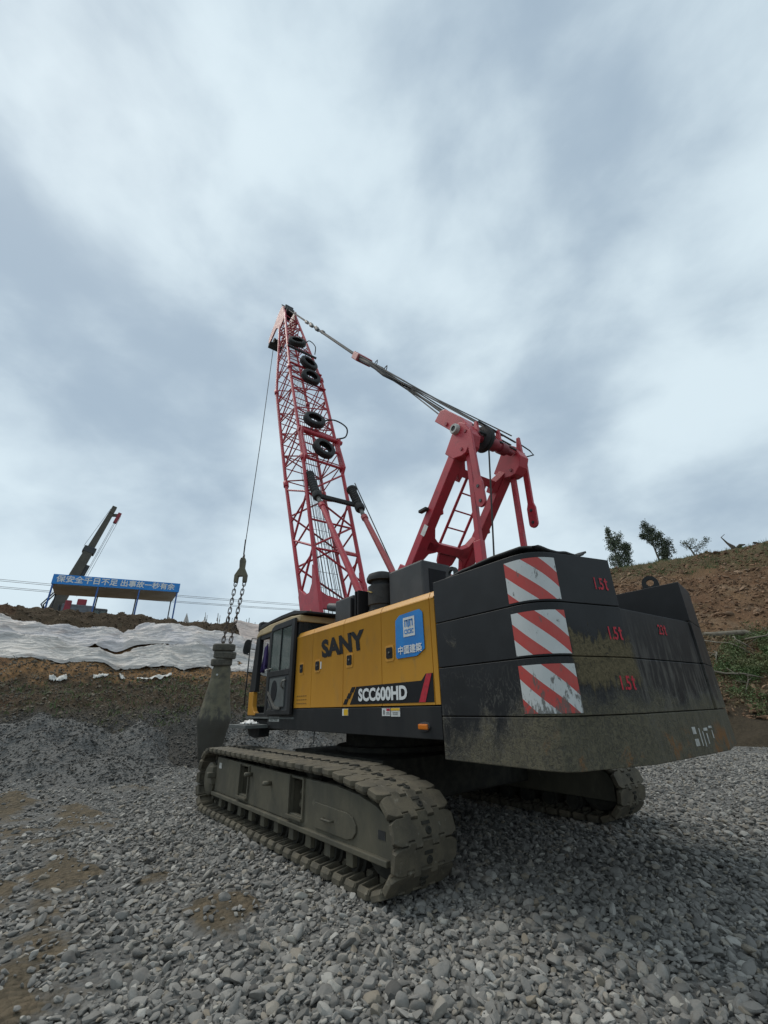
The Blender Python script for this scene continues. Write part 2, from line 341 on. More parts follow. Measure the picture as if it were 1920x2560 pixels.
def thing(name, label, cat, loc=(0, 0, 0), group=None):
    o = bpy.data.objects.new(name, None); COL.objects.link(o); o.location = loc; o.empty_display_size = .2
    return tag(o, label, cat, group)
def kind(o, k): o['kind'] = k; return o
def S(a, b, x):
    t_ = min(1, max(0, (x-a)/(b-a))); return t_*t_*(3-2*t_)
def fbm(x, y, z=0., o=4):
    return mnoise.fractal(V((x, y, z)), 1.0, 2.1, o, noise_basis='PERLIN_ORIGINAL')
UNIT = {}
def rod(name, a, b, r, m, parent, seg=8):
    """one straight round bar as an object of its own; the mesh data is shared"""
    k = (m, seg)
    if k not in UNIT:
        UNIT[k] = MB().tube([(0, 0, 0), (0, 0, 1)], 1, seg).mesh('round_bar'); UNIT[k].materials.append(M[m])
        UNIT[k].polygons.foreach_set('use_smooth', [len(p.vertices) == 4 for p in UNIT[k].polygons])
    a = V(a); b = V(b); d = b-a; q = d.to_track_quat('Z', 'Y').to_matrix().to_4x4()
    o = bpy.data.objects.new(name, UNIT[k]); COL.objects.link(o); o.parent = parent
    o.matrix_local = Matrix.Translation(a) @ q @ Matrix.Diagonal((r, r, d.length, 1)); return o
def text(name, body, org, ex, ey, width, height, m, parent, bold=.0, lift=.004, shear=0., fat=0.):
    """flat lettering fitted to a width x height box whose lower left corner is org"""
    cu = bpy.data.curves.new(name, 'FONT'); cu.body = body; cu.size = 1; cu.offset = bold; cu.resolution_u = 3
    o = bpy.data.objects.new(name, cu); COL.objects.link(o)
    dg = bpy.context.evaluated_depsgraph_get(); me = bpy.data.meshes.new_from_object(o.evaluated_get(dg)); bpy.data.objects.remove(o)
    n = len(me.vertices); co = np.empty(n*3); me.vertices.foreach_get('co', co); co = co.reshape(-1, 3)
    mn = co[:, :2].min(0); mx = co[:, :2].max(0); uvs = (co[:, :2]-mn)/(mx-mn)
    ex = np.array(V(ex).normalized()); ey = np.array(V(ey).normalized()); nz = np.cross(ex, ey)
    P = np.array(org)+nz*lift+uvs[:, :1]*width*ex+uvs[:, 1:]*height*ey+uvs[:, 1:]*shear*ex
    me.vertices.foreach_set('co', P.ravel()); me.update(); me.materials.clear()
    if fat:      # heavier strokes: the glyphs laid over themselves, slightly shifted
        bm = bmesh.new()
        for k, (a, b) in enumerate(((0, 0), (fat, 0), (-fat, 0), (0, fat), (0, -fat))):
            c = me.copy(); c.transform(Matrix.Translation(V(ex*a+ey*b+nz*(.0006*k)))); bm.from_mesh(c); bpy.data.meshes.remove(c)
        bm.to_mesh(me); bm.free()
    return place(name, me, m, parent)

# ------------------------------------------------------------------ ground
def pile_p(d): return (.5+.5*math.cos(d*math.pi))**.85 if d < 1 else 0
def pile_n(x, y): return .50*fbm(x*.5, y*.5, 3, 4)+.22*fbm(x*1.5, y*1.5, 5, 4)
def pit(x, y): return S(.5, 2.3, math.hypot(x-9.0, (y-.7)*1.1))     # hollow where the hammer has been dropped
def piles(x, y):
    h = 0.
    for px, py, rx, ry, a in PILES:
        d = math.hypot((x-px)/rx, (y-py)/ry); h = max(h, a*pile_p(d)*pit(x, y))
    return h
PILES = [(10.9, 4.7, 4.2, 4.2, 1.22), (10.6, 2.2, 3.8, 3.4, 1.08), (10.5, .0, 3.4, 3.2, 1.0), (10.9, 8.6, 4.0, 4.2, 1.02), (10.5, -2.6, 3.0, 3.2, .85)]
DIRT = [(2.6, 4.7, 4.2, 1.5, .42), (-1.6, 4.6, 2.0, .8, .40), (-1.2, 3.4, 1.6, .6, .34), (5.5, 3.2, 1.6, 1.0, .36), (.2, 4.45, .95, .50, 1.), (-1.95, 3.30, .55, .42, .9), (5.2, 5.2, 1.1, .45, 1.), (-2.2, 4.9, .8, .35, .75), (-.75, 3.75, .45, .28, .75), (3.6, 4.2, 1.6, .5, .6), (2.2, 3.9, .8, .4, .6), (-.2, 5.1, .9, .3, .6), (-1.1, 4.55, .5, .25, .55)]
def dirt(x, y):
    n_ = .75*fbm(x*1.6, y*1.6, 13, 4); x += .35*fbm(x*.9, y*.9, 21, 3); y += .25*fbm(x*1.1, y*1.1, 31, 3)
    return (1.1+n_)*max(a*max(0, 1-((x-px)/rx)**2-((y-py)/ry)**2) for px, py, rx, ry, a in DIRT)
def ground_h(x, y):
    h = -.035+.03*fbm(x*.5, y*.5, 3, 3)
    h += .05*S(.2, .7, dirt(x, y)+.25*fbm(x*2.5, y*2.5, 9, 3))
    # low uneven heaps in front of the piles, away from the machine
    h += S(4.2, 6.5, x)*S(-1, 1.5, y)*max(0, .22+.42*fbm(x*.55, y*.55, 5, 4))*pit(x, y)
    return h
def grid(name, xs, ys, hf, m, smooth=True, attr=None):
    nx, ny = len(xs), len(ys); co = np.empty((nx*ny, 3)); k = 0
    for x in xs:
        for y in ys: co[k] = (x, y, hf(x, y)); k += 1
    me = bpy.data.meshes.new(name); i = np.arange(nx-1)[:, None]*ny+np.arange(ny-1)[None]; i = i.ravel()
    q = np.stack([i, i+ny, i+ny+1, i+1], 1)
    me.vertices.add(nx*ny); me.vertices.foreach_set('co', co.ravel()); me.loops.add(q.size); me.loops.foreach_set('vertex_index', q.ravel())
    me.polygons.add(len(q)); me.polygons.foreach_set('loop_start', np.arange(len(q))*4); me.update(calc_edges=True); me.validate()
    if attr:
        a = me.attributes.new(attr[0], 'FLOAT', 'POINT'); a.data.foreach_set('value', [attr[1](c[0], c[1]) for c in co])
    return place(name, me, m, None, smooth)
def steps(*segs):
    out = []
    for a, b, d in segs: out += list(np.arange(a, b, d))
    return out+[segs[-1][1]]
gx = steps((-900, -100, 200), (-100, -20, 20), (-20, -7, 1), (-7, 11, .14), (11, 20, 1), (20, 100, 20), (100, 900, 200))
gy = steps((-900, -100, 200), (-100, -30, 14), (-30, -8, 1), (-8, -1, .3), (-1, 7, .12), (7, 12, .5), (12, 30, 3), (30, 100, 14), (100, 900, 200))
ground = kind(grid('gravel_ground', gx, gy, ground_h, 'gravel_bed', attr=('dirt', dirt)), 'structure')

def pile_obj(i, lab):
    px, py, rx, ry, a = PILES[i]; mb = MB(); nr, na = 26, 72; vs = []
    for j in range(nr+1):
        for k in range(na):
            d = j/nr; an = 2*math.pi*k/na; x = px+rx*d*math.cos(an); y = py+ry*d*math.sin(an)
            z = a*pile_p(d)*pit(x, y)-.05+S(0, .35, 1-d)*pile_n(x, y)*pit(x, y)-(.25 if j == nr else 0)
            vs.append((x, y, z))
    fs = [(j*na+k, (j+1)*na+k, (j+1)*na+(k+1) % na, j*na+(k+1) % na) for j in range(nr) for k in range(na)]
    mb.add(vs, fs); o = mb.build('gravel_pile', 'gravel_bed', None, True)
    return tag(o, lab, 'gravel pile', 'gravel heaps along the foot of the bank')
pile_obj(0, 'grey gravel heap with the highest top, below the two middle white scraps')
pile_obj(1, 'grey gravel heap just left of the hanging hammer')
pile_obj(2, 'grey gravel heap directly behind the hammer')
pile_obj(3, 'grey gravel heap at the left edge of the picture')
pile_obj(4, 'low grey gravel heap behind the crane cab')

BX = [(-50, -.3), (8.8, -.3), (10.4, .55), (11.5, 1.35), (13, 2.25), (15.2, 3.38), (16.6, 4.35), (18.2, 5.35), (19.2, 6.08), (20.2, 6.0), (40, 6.0), (400, 6.0)]
def bank_base(x):
    for (a, ha), (b, hb) in zip(BX, BX[1:]):
        if x <= b: return ha+(hb-ha)*(x-a)/(b-a)
    return 6.
def bank_h(x, y):
    xx = x+.5*fbm(y*.25, 1.7, 0, 3)
    n = S(9, 11, x)*(.22*fbm(x*.7, y*.7, 1, 4)+.09*fbm(x*2.6, y*2.6, 4, 4))
    if 18.4 < x < 22: n += .12*fbm(x*1.8, y*1.8, 7, 4)
    return bank_base(xx)+n
bank = kind(grid('embankment', steps((8.6, 10, .3), (10, 20.4, .1), (20.4, 24, .4), (24, 60, 4), (60, 400, 60)), steps((-120, -20, 6), (-20, -7, .5), (-7, 11, .12), (11, 20, .6), (20, 120, 8)), bank_h, 'bank_soil'), 'structure')

def hv(x, y): return .306*x-.952*y
def hill_h(x, y):
    v = hv(x, y)+1.1*fbm(x*.12, y*.12, 2, 3)
    fade = 1-.70*S(14, 27, x)
    if v < 15.2: z = .25-(15.2-v)*.8
    elif v < 37.5: z = .25+(v-15.2)*.565*fade
    else: z = .25+22.3*.565*fade+(v-37.5)*.05
    if v > 15: z += .35*fbm(x*.33, y*.33, 3, 4)+.16*fbm(x*1.2, y*1.2, 6, 4)+(.10*fbm(x*3.2, y*3.2, 8, 3) if v < 34 else 0)
    if v > 35: z += .22*max(0, fbm(x*.8, y*.8, 11, 4))
    return z
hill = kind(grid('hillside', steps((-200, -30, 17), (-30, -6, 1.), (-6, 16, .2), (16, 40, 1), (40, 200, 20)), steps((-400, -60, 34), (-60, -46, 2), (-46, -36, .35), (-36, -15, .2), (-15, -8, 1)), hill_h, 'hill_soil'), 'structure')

# ------------------------------------------------------------------ loose stones
rng = np.random.default_rng(7); random.seed(7)
def stone_mesh(i, sub=3):
    bm = bmesh.new(); bmesh.ops.create_icosphere(bm, subdivisions=sub, radius=.5)
    r_ = random.Random(i); sx, sy, sz = 1.25, r_.uniform(.58, 1.0), r_.uniform(.34, .68)
    cuts = [(V((r_.gauss(0, 1), r_.gauss(0, 1), r_.gauss(0, .8))).normalized(), r_.uniform(.24, .42)) for _ in range(12)]
    for v in bm.verts:
        for n_, d_ in cuts:
            e = v.co.dot(n_)-d_
            if e > 0: v.co -= n_*e*.97
        v.co *= 1+.12*mnoise.noise(v.co*2.3+V((i*7., 0, 0)))
        v.co = V((v.co.x*sx, v.co.y*sy, v.co.z*sz))
    me = bpy.data.meshes.new('stone'); bm.to_mesh(me); bm.free(); me.materials.append(M['stone'])
    me.polygons.foreach_set('use_smooth', [True]*len(me.polygons)); me.set_sharp_from_angle(angle=R(32)); return me
STONES = [stone_mesh(i) for i in range(10)]
CLODS = []
for i in range(6):
    me = stone_mesh(40+i, 2); me.materials.clear(); CLODS.append(me)
mat('clod', (.16, .092, .052), (.23, .155, .098), .5, .4, .65, .95, rand=.7, bump=.4, bscale=9)
mat('crest_clod', (.10, .068, .042), (.125, .09, .056), 1.2, .4, .65, .95, rand=.5)
mat('bank_clod', (.095, .080, .060), (.135, .112, .080), 1.2, .4, .65, .95, rand=.9, bump=.4, bscale=9)
def scatter(name, protos, P, rot, scl, parent=None):
    """many loose pieces as one object: instances on points"""
    pc = bpy.data.collections.new(name+'_shapes')
    for k, me in enumerate(protos):
        o = bpy.data.objects.new(name+'_shape', me); pc.objects.link(o)
    me = bpy.data.meshes.new(name); n = len(P); me.vertices.add(n); me.vertices.foreach_set('co', np.asarray(P, float).ravel())
    for nm, ar in (('rot', rot), ('scl', scl)):
        a = me.attributes.new(nm, 'FLOAT_VECTOR', 'POINT'); a.data.foreach_set('vector', np.asarray(ar, float).ravel())
    a = me.attributes.new('pick', 'INT', 'POINT'); a.data.foreach_set('value', rng.integers(0, len(protos), n).astype(np.int32))
    o = bpy.data.objects.new(name, me); COL.objects.link(o); o.parent = parent; kind(o, 'stuff')
    g = bpy.data.node_groups.new(name, 'GeometryNodeTree')
    g.interface.new_socket('Geometry', in_out='INPUT', socket_type='NodeSocketGeometry'); g.interface.new_socket('Geometry', in_out='OUTPUT', socket_type='NodeSocketGeometry')
    nn = g.nodes; gi = nn.new('NodeGroupInput'); go = nn.new('NodeGroupOutput'); ci = nn.new('GeometryNodeCollectionInfo'); ip = nn.new('GeometryNodeInstanceOnPoints')
    ci.inputs[0].default_value = pc; ci.inputs['Separate Children'].default_value = True; ci.inputs['Reset Children'].default_value = True
    def at(nm, ty):
        q = nn.new('GeometryNodeInputNamedAttribute'); q.data_type = ty; q.inputs[0].default_value = nm; return q.outputs[0]
    L_ = g.links.new; L_(gi.outputs[0], ip.inputs['Points']); L_(ci.outputs[0], ip.inputs['Instance']); ip.inputs['Pick Instance'].default_value = True
    L_(at('pick', 'INT'), ip.inputs['Instance Index']); L_(at('rot', 'FLOAT_VECTOR'), ip.inputs['Rotation']); L_(at('scl', 'FLOAT_VECTOR'), ip.inputs['Scale'])
    L_(ip.outputs[0], go.inputs[0]); md = o.modifiers.new('scatter', 'NODES'); md.node_group = g
    return o
def pix(P):
    d = V(P)-CAM; z = d.dot(cF)
    return (960+FPX*d.dot(cR)/z, 1280-FPX*d.dot(cU)/z, z) if z > .2 else (-1, -1, z)
pts = []
for r0_, r1_, dens in ((1.6, 6, 980), (6, 10, 640), (10, 19, 330), (19, 27, 70)):
    n = int(dens*(r1_**2-r0_**2)*R(58)); rr = np.sqrt(rng.uniform(r0_**2, r1_**2, n)); aa = YAW+rng.uniform(-R(58), R(58), n)
    for r_, a_ in zip(rr, aa): pts.append((CAM.x+r_*math.cos(a_), CAM.y+r_*math.sin(a_), r_))
P, RT, SC, near = [], [], [], []; DP, DR, DS = [], [], []
for x, y, r_ in pts:
    if x > 11.8 or hv(x, y) > 16.2: continue
    d = dirt(x, y)
    if d > .12 and random.random() < S(.08, .6, d+.3*fbm(x*2.5, y*2.5, 9, 3))*.93: continue
    hp = piles(x, y); z = max(ground_h(x, y), hp-.05+pile_n(x, y)*S(0, .3, hp)*pit(x, y) if hp > .02 else -9, bank_h(x, y) if x > 8.8 else -9)
    s = min(.115, max(.022, random.lognormvariate(math.log(.043), .42)))*(.9 if hp > .05 else 1)
    ro = (random.gauss(0, .38), random.gauss(0, .38), random.uniform(0, 6.28)); sc = (s, s, s)
    it = ((x, y, z+s*random.uniform(.0, .30)), ro, sc)
    u, v, zz = pix(it[0])
    if r_ < 4.9 and 0 < u < 1920 and 0 < v < 2560: near.append((s/zz, it))
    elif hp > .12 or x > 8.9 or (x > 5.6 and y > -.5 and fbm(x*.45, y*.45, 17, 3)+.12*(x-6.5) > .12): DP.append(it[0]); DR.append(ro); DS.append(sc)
    else: P.append(it[0]); RT.append(ro); SC.append(sc)
near.sort(key=lambda q: -q[0])
for _, (p_, ro, sc) in near[:300]:
    o = place('stone', random.choice(STONES), None, ground); o.location = p_; o.rotation_euler = ro; o.scale = sc
for _, (p_, ro, sc) in near[300:]: P.append(p_); RT.append(ro); SC.append(sc)
scatter('loose_gravel', STONES, P, RT, SC, ground)
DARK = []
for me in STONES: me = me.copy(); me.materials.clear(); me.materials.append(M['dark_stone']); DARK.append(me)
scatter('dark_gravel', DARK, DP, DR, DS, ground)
# clods and rubble on the two slopes
def slope_clods(name, m, n, fx, fy, hf, keep, smin, smed, parent, smax=.5):
    P, RT, SC = [], [], []
    for _ in range(n):
        x, y = random.uniform(*fx), random.uniform(*fy)
        if not keep(x, y): continue
        s = min(smax, max(smin, random.lognormvariate(math.log(smed), .55)))
        P.append((x, y, hf(x, y)+s*random.uniform(-.1, .22))); RT.append((random.gauss(0, .6), random.gauss(0, .6), random.uniform(0, 6.28))); SC.append((s, s, s*random.uniform(.8, 1.1)))
    ms = []
    for c in CLODS: c = c.copy(); c.materials.append(M[m]); ms.append(c)
    return scatter(name, ms, P, RT, SC, parent)
slope_clods('hill_rubble', 'clod', 24000, (-6, 15), (-38, -15), hill_h, lambda x, y: 16 < hv(x, y) < 36.5 and fbm(x*.3, y*.3, 5, 3)+random.random()*.5 > -.05, .04, .115, hill)
slope_clods('bank_clods', 'bank_clod', 20000, (11.0, 15.4), (-6, 11), bank_h, lambda x, y: True, .02, .045, bank, .16)
slope_clods('crest_clods', 'crest_clod', 3500, (17.6, 19.9), (-6, 11), bank_h, lambda x, y: True, .03, .055, bank, .2)

# ------------------------------------------------------------------ sheets over the bank
def lerp_pts(pts, y):
    for (a, za), (b, zb) in zip(pts, pts[1:]):
        if a >= y >= b: k = (a-y)/(a-b); return za+(zb-za)*k
    return pts[0][1] if y > pts[0][0] else pts[-1][1]
def tarp(label, m, top, bot, y0, y1, lift, seed, amp=1.):
    """top/bot: (Y, X on the slope) edge lines"""
    nu, nv = 300, 84; vs = []
    for i in range(nu+1):
        y = y0+(y1-y0)*i/nu
        for j in range(nv+1):
            s = j/nv; xb = lerp_pts(bot, y)+.06*fbm(y*.9, seed, 1, 2); xt = lerp_pts(top, y)+.06*fbm(y*.9, seed, 2, 2)
            x = xb+(xt-xb)*s; yy = y+.10*fbm(x*1.5, y*.4, seed, 3)
            h = bank_base(x+.5*fbm(y*.25, 1.7, 0, 3))+.22*fbm(x*.7, y*.7, 1, 2)
            wv = .9*fbm(y*.35, x*.3, seed, 3); q = 1-abs(fbm(x*1.5+wv, y*.16+.1*x, seed, 3)); q2 = 1-abs(fbm(x*.9+wv, y*.5, seed+5, 3))
            q3 = 1-abs(fbm(x*3.6+2*wv, y*.34+.3*x, seed+2, 3)); h += lift+.08+amp*(.12*q**12+.06*q2**12+.06*q3**9+.012*fbm(x*8, y*2, seed, 2)+.14*fbm(x*.5, y*.25, seed+3, 2))
            ed = min(s, 1-s, i/nu*6, (1-i/nu)*6); h -= .10*(1-S(0, .06, ed))*(1 if lift < .2 else .6)
            vs.append((x, yy, h))
    fs = [(i*(nv+1)+j, (i+1)*(nv+1)+j, (i+1)*(nv+1)+j+1, i*(nv+1)+j+1) for i in range(nu) for j in range(nv)]
    o = MB().add(vs, fs).build('tarpaulin', m, None, True)
    sm = o.modifiers.new('thickness', 'SOLIDIFY'); sm.thickness = .008
    return tag(o, label, 'tarpaulin', 'sheets spread over the bank')
TOP = [(12, 18.2), (7.8, 18.35), (7.0, 18.0), (6.2, 17.75), (4.3, 17.6), (3.0, 17.55), (2.2, 18.05), (.5, 17.9), (-1.2, 17.6), (-2.6, 17.5), (-4.5, 17.5), (-8, 17.7)]
MID = [(12, 16.9), (7.5, 16.85), (5.5, 16.5), (4, 16.15), (3.2, 15.95), (1.8, 16.35), (0, 16.3), (-3, 16.3), (-8, 16.2)]
BOT = [(12, 15.25), (6.9, 15.2), (5, 15.25), (3.4, 15.05), (2.2, 14.75), (1.2, 14.55), (.2, 14.6), (-.8, 14.75), (-2, 14.4), (-8, 14.5)]
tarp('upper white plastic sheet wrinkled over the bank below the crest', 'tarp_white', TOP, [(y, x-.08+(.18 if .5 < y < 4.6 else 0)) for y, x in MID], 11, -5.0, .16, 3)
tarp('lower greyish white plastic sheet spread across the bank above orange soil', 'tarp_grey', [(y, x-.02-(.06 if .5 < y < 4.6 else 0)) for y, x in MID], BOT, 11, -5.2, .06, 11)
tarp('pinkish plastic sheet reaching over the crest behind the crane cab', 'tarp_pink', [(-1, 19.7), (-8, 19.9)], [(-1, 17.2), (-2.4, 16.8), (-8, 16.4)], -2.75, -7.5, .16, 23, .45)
def scrap(label, x, y, L, W, seed, rz):
    r_ = random.Random(seed); vs = []; nu, nv = 14, 5
    for i in range(nu+1):
        for j in range(nv+1):
            a = (i/nu-.5)*L; b = (j/nv-.5)*W*(1+.5*fbm(i*.5, seed, 0, 2)); xx = x+b*math.cos(rz)-a*math.sin(rz); yy = y+a*math.cos(rz)+b*math.sin(rz)
            vs.append((xx, yy, bank_h(xx, yy)+.06+.10*abs(fbm(i*.6, j*.8, seed, 3))))
    fs = [(i*(nv+1)+j, (i+1)*(nv+1)+j, (i+1)*(nv+1)+j+1, i*(nv+1)+j+1) for i in range(nu) for j in range(nv)]
    o = MB().add(vs, fs).build('plastic_scrap', 'white_worn', None, True); o.modifiers.new('thickness', 'SOLIDIFY').thickness = .01
    return tag(o, label, 'plastic scrap', 'white scraps below the tarpaulins')
scrap('leftmost small white plastic scrap on the orange soil', 14.15, 4.95, .55, .17, 1, .15)
scrap('short white plastic scrap second from the left on the orange soil', 14.1, 3.62, .48, .16, 2, -.1)
scrap('tiny curled white plastic scrap standing between two longer ones', 14.05, 2.9, .16, .26, 3, .5)
scrap('longest white plastic scrap above the dark gravelly soil', 14.0, 1.75, 1.25, .17, 4, -.05)

# ------------------------------------------------------------------ slogan shelter on the bank
sh = thing('shelter', 'open sided shelter with blue slogan fascia on top of the bank', 'shelter', (21.2, 3.3, 5.95))
def rel(o, p): return V(p)-V(o.location)
A0, A1 = V((21.36, 6.36, 0)), V((20.98, .20, 0)); dA = (A1-A0).normalized(); nA = V((-dA.y, dA.x, 0)); nA = nA if nA.x > 0 else -nA
def sp_(k, d, z): p = A0.lerp(A1, k)+nA*d; return rel(sh, (p.x, p.y, z+.22*k))
MB().hexa([sp_(0, 0, 7.81), sp_(1, 0, 7.81), sp_(1, .05, 7.81), sp_(0, .05, 7.81), sp_(0, 0, 8.33), sp_(1, 0, 8.33), sp_(1, .05, 8.33), sp_(0, .05, 8.33)]).build('fascia', 'fascia_blue', sh)
MB().hexa([sp_(.003, .055, 7.80), sp_(.997, .055, 7.80), sp_(.997, 2.75, 7.80), sp_(.003, 2.75, 7.80), sp_(.003, .055, 7.90), sp_(.997, .055, 7.90), sp_(.997, 2.75, 7.90), sp_(.003, 2.75, 7.90)]).build('roof', 'soffit', sh)
for k in (.012, .34, .665, .985):
    for d in (.06, 2.6):
        a = sp_(k, d, 7.80); g = A0.lerp(A1, k)+nA*d; b = rel(sh, (g.x, g.y, bank_h(g.x, g.y)-.15)); b.z = min(b.z, a.z-1)
        rod('post', b, a, .042 if d < 1 else .035, 'post_blue' if d < 1 else 'dark_grey', sh)
fz = V((0, 0, .22))+(A1-A0)
text('lettering', '保安全千日不足 出事故一秒有余', sp_(.028, -.004, 7.92), fz, (0, 0, 1), 5.72, .37, 'text_white', sh, 0, fat=.011)

# ------------------------------------------------------------------ drilling rig beyond the shelter
rg = thing('drilling_rig', 'drilling rig with leaning dark mast standing behind the slogan shelter', 'drilling rig', (33.4, 5.0, 6.0))
def rp(y, z, x=0.): return V((x, y-5.0, z-6.0))
ma, mbt = rp(6.45, 7.9), rp(4.62, 15.9); dm = (mbt-ma)
def mp(k, off=0., x=0.): return ma+dm*k+V((x, 0, 0))+V((0, -1, -.23)).normalized()*off
MB().beam(mp(0), mp(.68), .80, .85, (1, 0, 0), .62, .66).build('mast', 'mast', rg, bevel=.03)
MB().beam(mp(.62), mp(1.13), .50, .52, (1, 0, 0), .36, .40).build('mast_extension', 'mast', rg, bevel=.02)
MB().beam(mp(.66), mp(.72), .85, .7, (1, 0, 0)).build('mast_collar', 'dark_grey', rg, bevel=.03)
MB().beam(mp(1.12), mp(1.20), .34, .5, (1, 0, 0)).beam(mp(1.10, -.05), mp(1.14, .70), .22, .22, (1, 0, 0)).build('mast_head', 'mast', rg, bevel=.02)
MB().beam(mp(1.04, .58), mp(1.16, .58), .26, .30, (1, 0, 0)).build('head_sheave', 'rig_red', rg, bevel=.02)
MB().beam(mp(.30, .45), mp(.55, .42), .35, .35, (1, 0, 0)).build('rotary_drive', 'dark_grey', rg, bevel=.04)
for o_ in (.52, .60, .74): rod('rope', mp(1.12, o_), mp(.25, o_+.1), .014, 'rope', rg, 5)
rod('rope', mp(1.17, -.2), mp(.72, -.5), .014, 'rope', rg, 5)
for o_ in (-.28, -.42): MB().tube([mp(.0, -.1), mp(.10, o_-.5), mp(.22, o_-.2), mp(.3, -.1)], .05, 6).build('hydraulic_hose', 'rubber', rg, True)
MB().box(-1.2, 1.2, -1.2, .9, 1.6, 2.9).build('machine_house', 'rig_grey', rg, bevel=.08, mtx=Matrix.Translation((0, 0, .0)))
MB().box(-1.1, 0.1, -.55, .05, 2.55, 3.35).build('winch', 'rig_red', rg, bevel=.06)
MB().box(-1.25, -.4, .35, .75, 2.3, 3.15).build('winch_guard', 'rig_red', rg, bevel=.06)
MB().box(-1.3, -.1, -2.0, -1.0, 1.5, 2.75).build('cab', 'dark_grey', rg, bevel=.1)
MB().box(-1.33, -1.305, -1.45, -1.08, 1.9, 2.55).build('window', 'glass', rg)
MB().box(-1.33, -1.305, -1.95, -1.55, 1.9, 2.55).build('window', 'glass', rg)
MB().box(-1.7, 1.7, -1.9, -1.2, 0, .9).build('track', 'track_dark', rg, bevel=.2)
MB().box(-1.7, 1.7, .6, 1.3, 0, .9).build('track', 'track_dark', rg, bevel=.2)
MB().box(-.9, .9, -1.3, .7, .7, 1.65).build('undercarriage', 'dark_grey', rg, bevel=.05)
for y_, z_ in ((.95, 1.9), (.35, 1.9), (-.55, 1.9)): rod('strut', (-.9, y_, z_-.9), (-1.0, y_+.1, z_+.9), .06, 'dark_grey', rg)

# ------------------------------------------------------------------ far small things on the plateau
for lab, y, h, w_ in (('pale pointed tent top showing over the crest right of the shelter', -.88, .95, .42), ('low pale tent peak directly behind the right shelter post', .12, .62, .5), ('wide low pale tent roof showing behind the crane chains', -2.0, .62, 1.0)):
    x = 22.9; z0 = 6.0; mb = MB()
    ap = (x+.3, y, z0+.35+h); ring = [(x+w_*1.1*math.cos(a), y+w_*math.sin(a), z0+.25) for a in np.linspace(0, 2*math.pi, 9)[:-1]]
    midr = [(x+.1+w_*.45*math.cos(a), y+w_*.42*math.sin(a), z0+.3+h*.38) for a in np.linspace(0, 2*math.pi, 9)[:-1]]
    low = [(p[0], p[1], z0-.1) for p in ring]
    mb.add(low+ring+midr+[ap], [(i, (i+1) % 8, 8+(i+1) % 8, 8+i) for i in range(8)]+[(8+i, 8+(i+1) % 8, 16+(i+1) % 8, 16+i) for i in range(8)]+[(16+i, 16+(i+1) % 8, 24) for i in range(8)])
    tag(mb.build('tent', 'tent', None), lab, 'tent', 'pale tents behind the crest')
RB = [(-1.88, 1.28, .03, .1), (-1.95, 1.12, .03, .05), (-2.62, 1.30, .045, .06), (-2.70, 1.18, .03, .0), (-3.18, 1.2, .03, .02), (-3.28, 1.35, .035, .0), (-3.48, 1.1, .03, -.02), (-3.80, 1.25, .04, .0), (-4.32, .95, .03, .02), (-4.45, 1.1, .03, .0), (-4.62, 1.2, .035, .0), (-5.05, .95, .03, .0), (-5.65, 1.05, .03, .02)]
ORD = 'first second third fourth fifth sixth seventh eighth ninth tenth eleventh twelfth thirteenth'.split()
for i, (y, h, r_, ln) in enumerate(RB):
    mb = MB().tube([(0, 0, 0), (0, ln*.4, h*.55), (0, ln, h)], r_*.6, 6); mb.tube([(0, ln, h*.62), (0, ln, h*.78)], r_*1.1, 6)
    o = mb.build('rebar_stake', 'tent' if i < 4 else 'dark_grey', None); o.location = (22.2, y, 5.95)
    tag(o, ORD[i]+' thin upright stake from the left in the row on the crest', 'stake', 'row of stakes on the crest')
for i, (za, zb, lab) in enumerate(((27.5, 28.4, 'uppermost'), (27.2, 28.0, 'second highest'), (26.0, 26.9, 'third highest'), (25.7, 26.6, 'lowest'))):
    a, b = V((112.5, 60, za-.7-.25)), V((106, -75, zb+.75-.2)); pts_ = [a.lerp(b, k/24)-V((0, 0, 1.0*(1-(2*k/24-1)**2)-.95)) for k in range(25)]
    tag(MB().tube(pts_, .045, 5).build('power_line', 'rope', None), lab+' of the four thin power lines behind the shelter', 'power line', 'power lines')

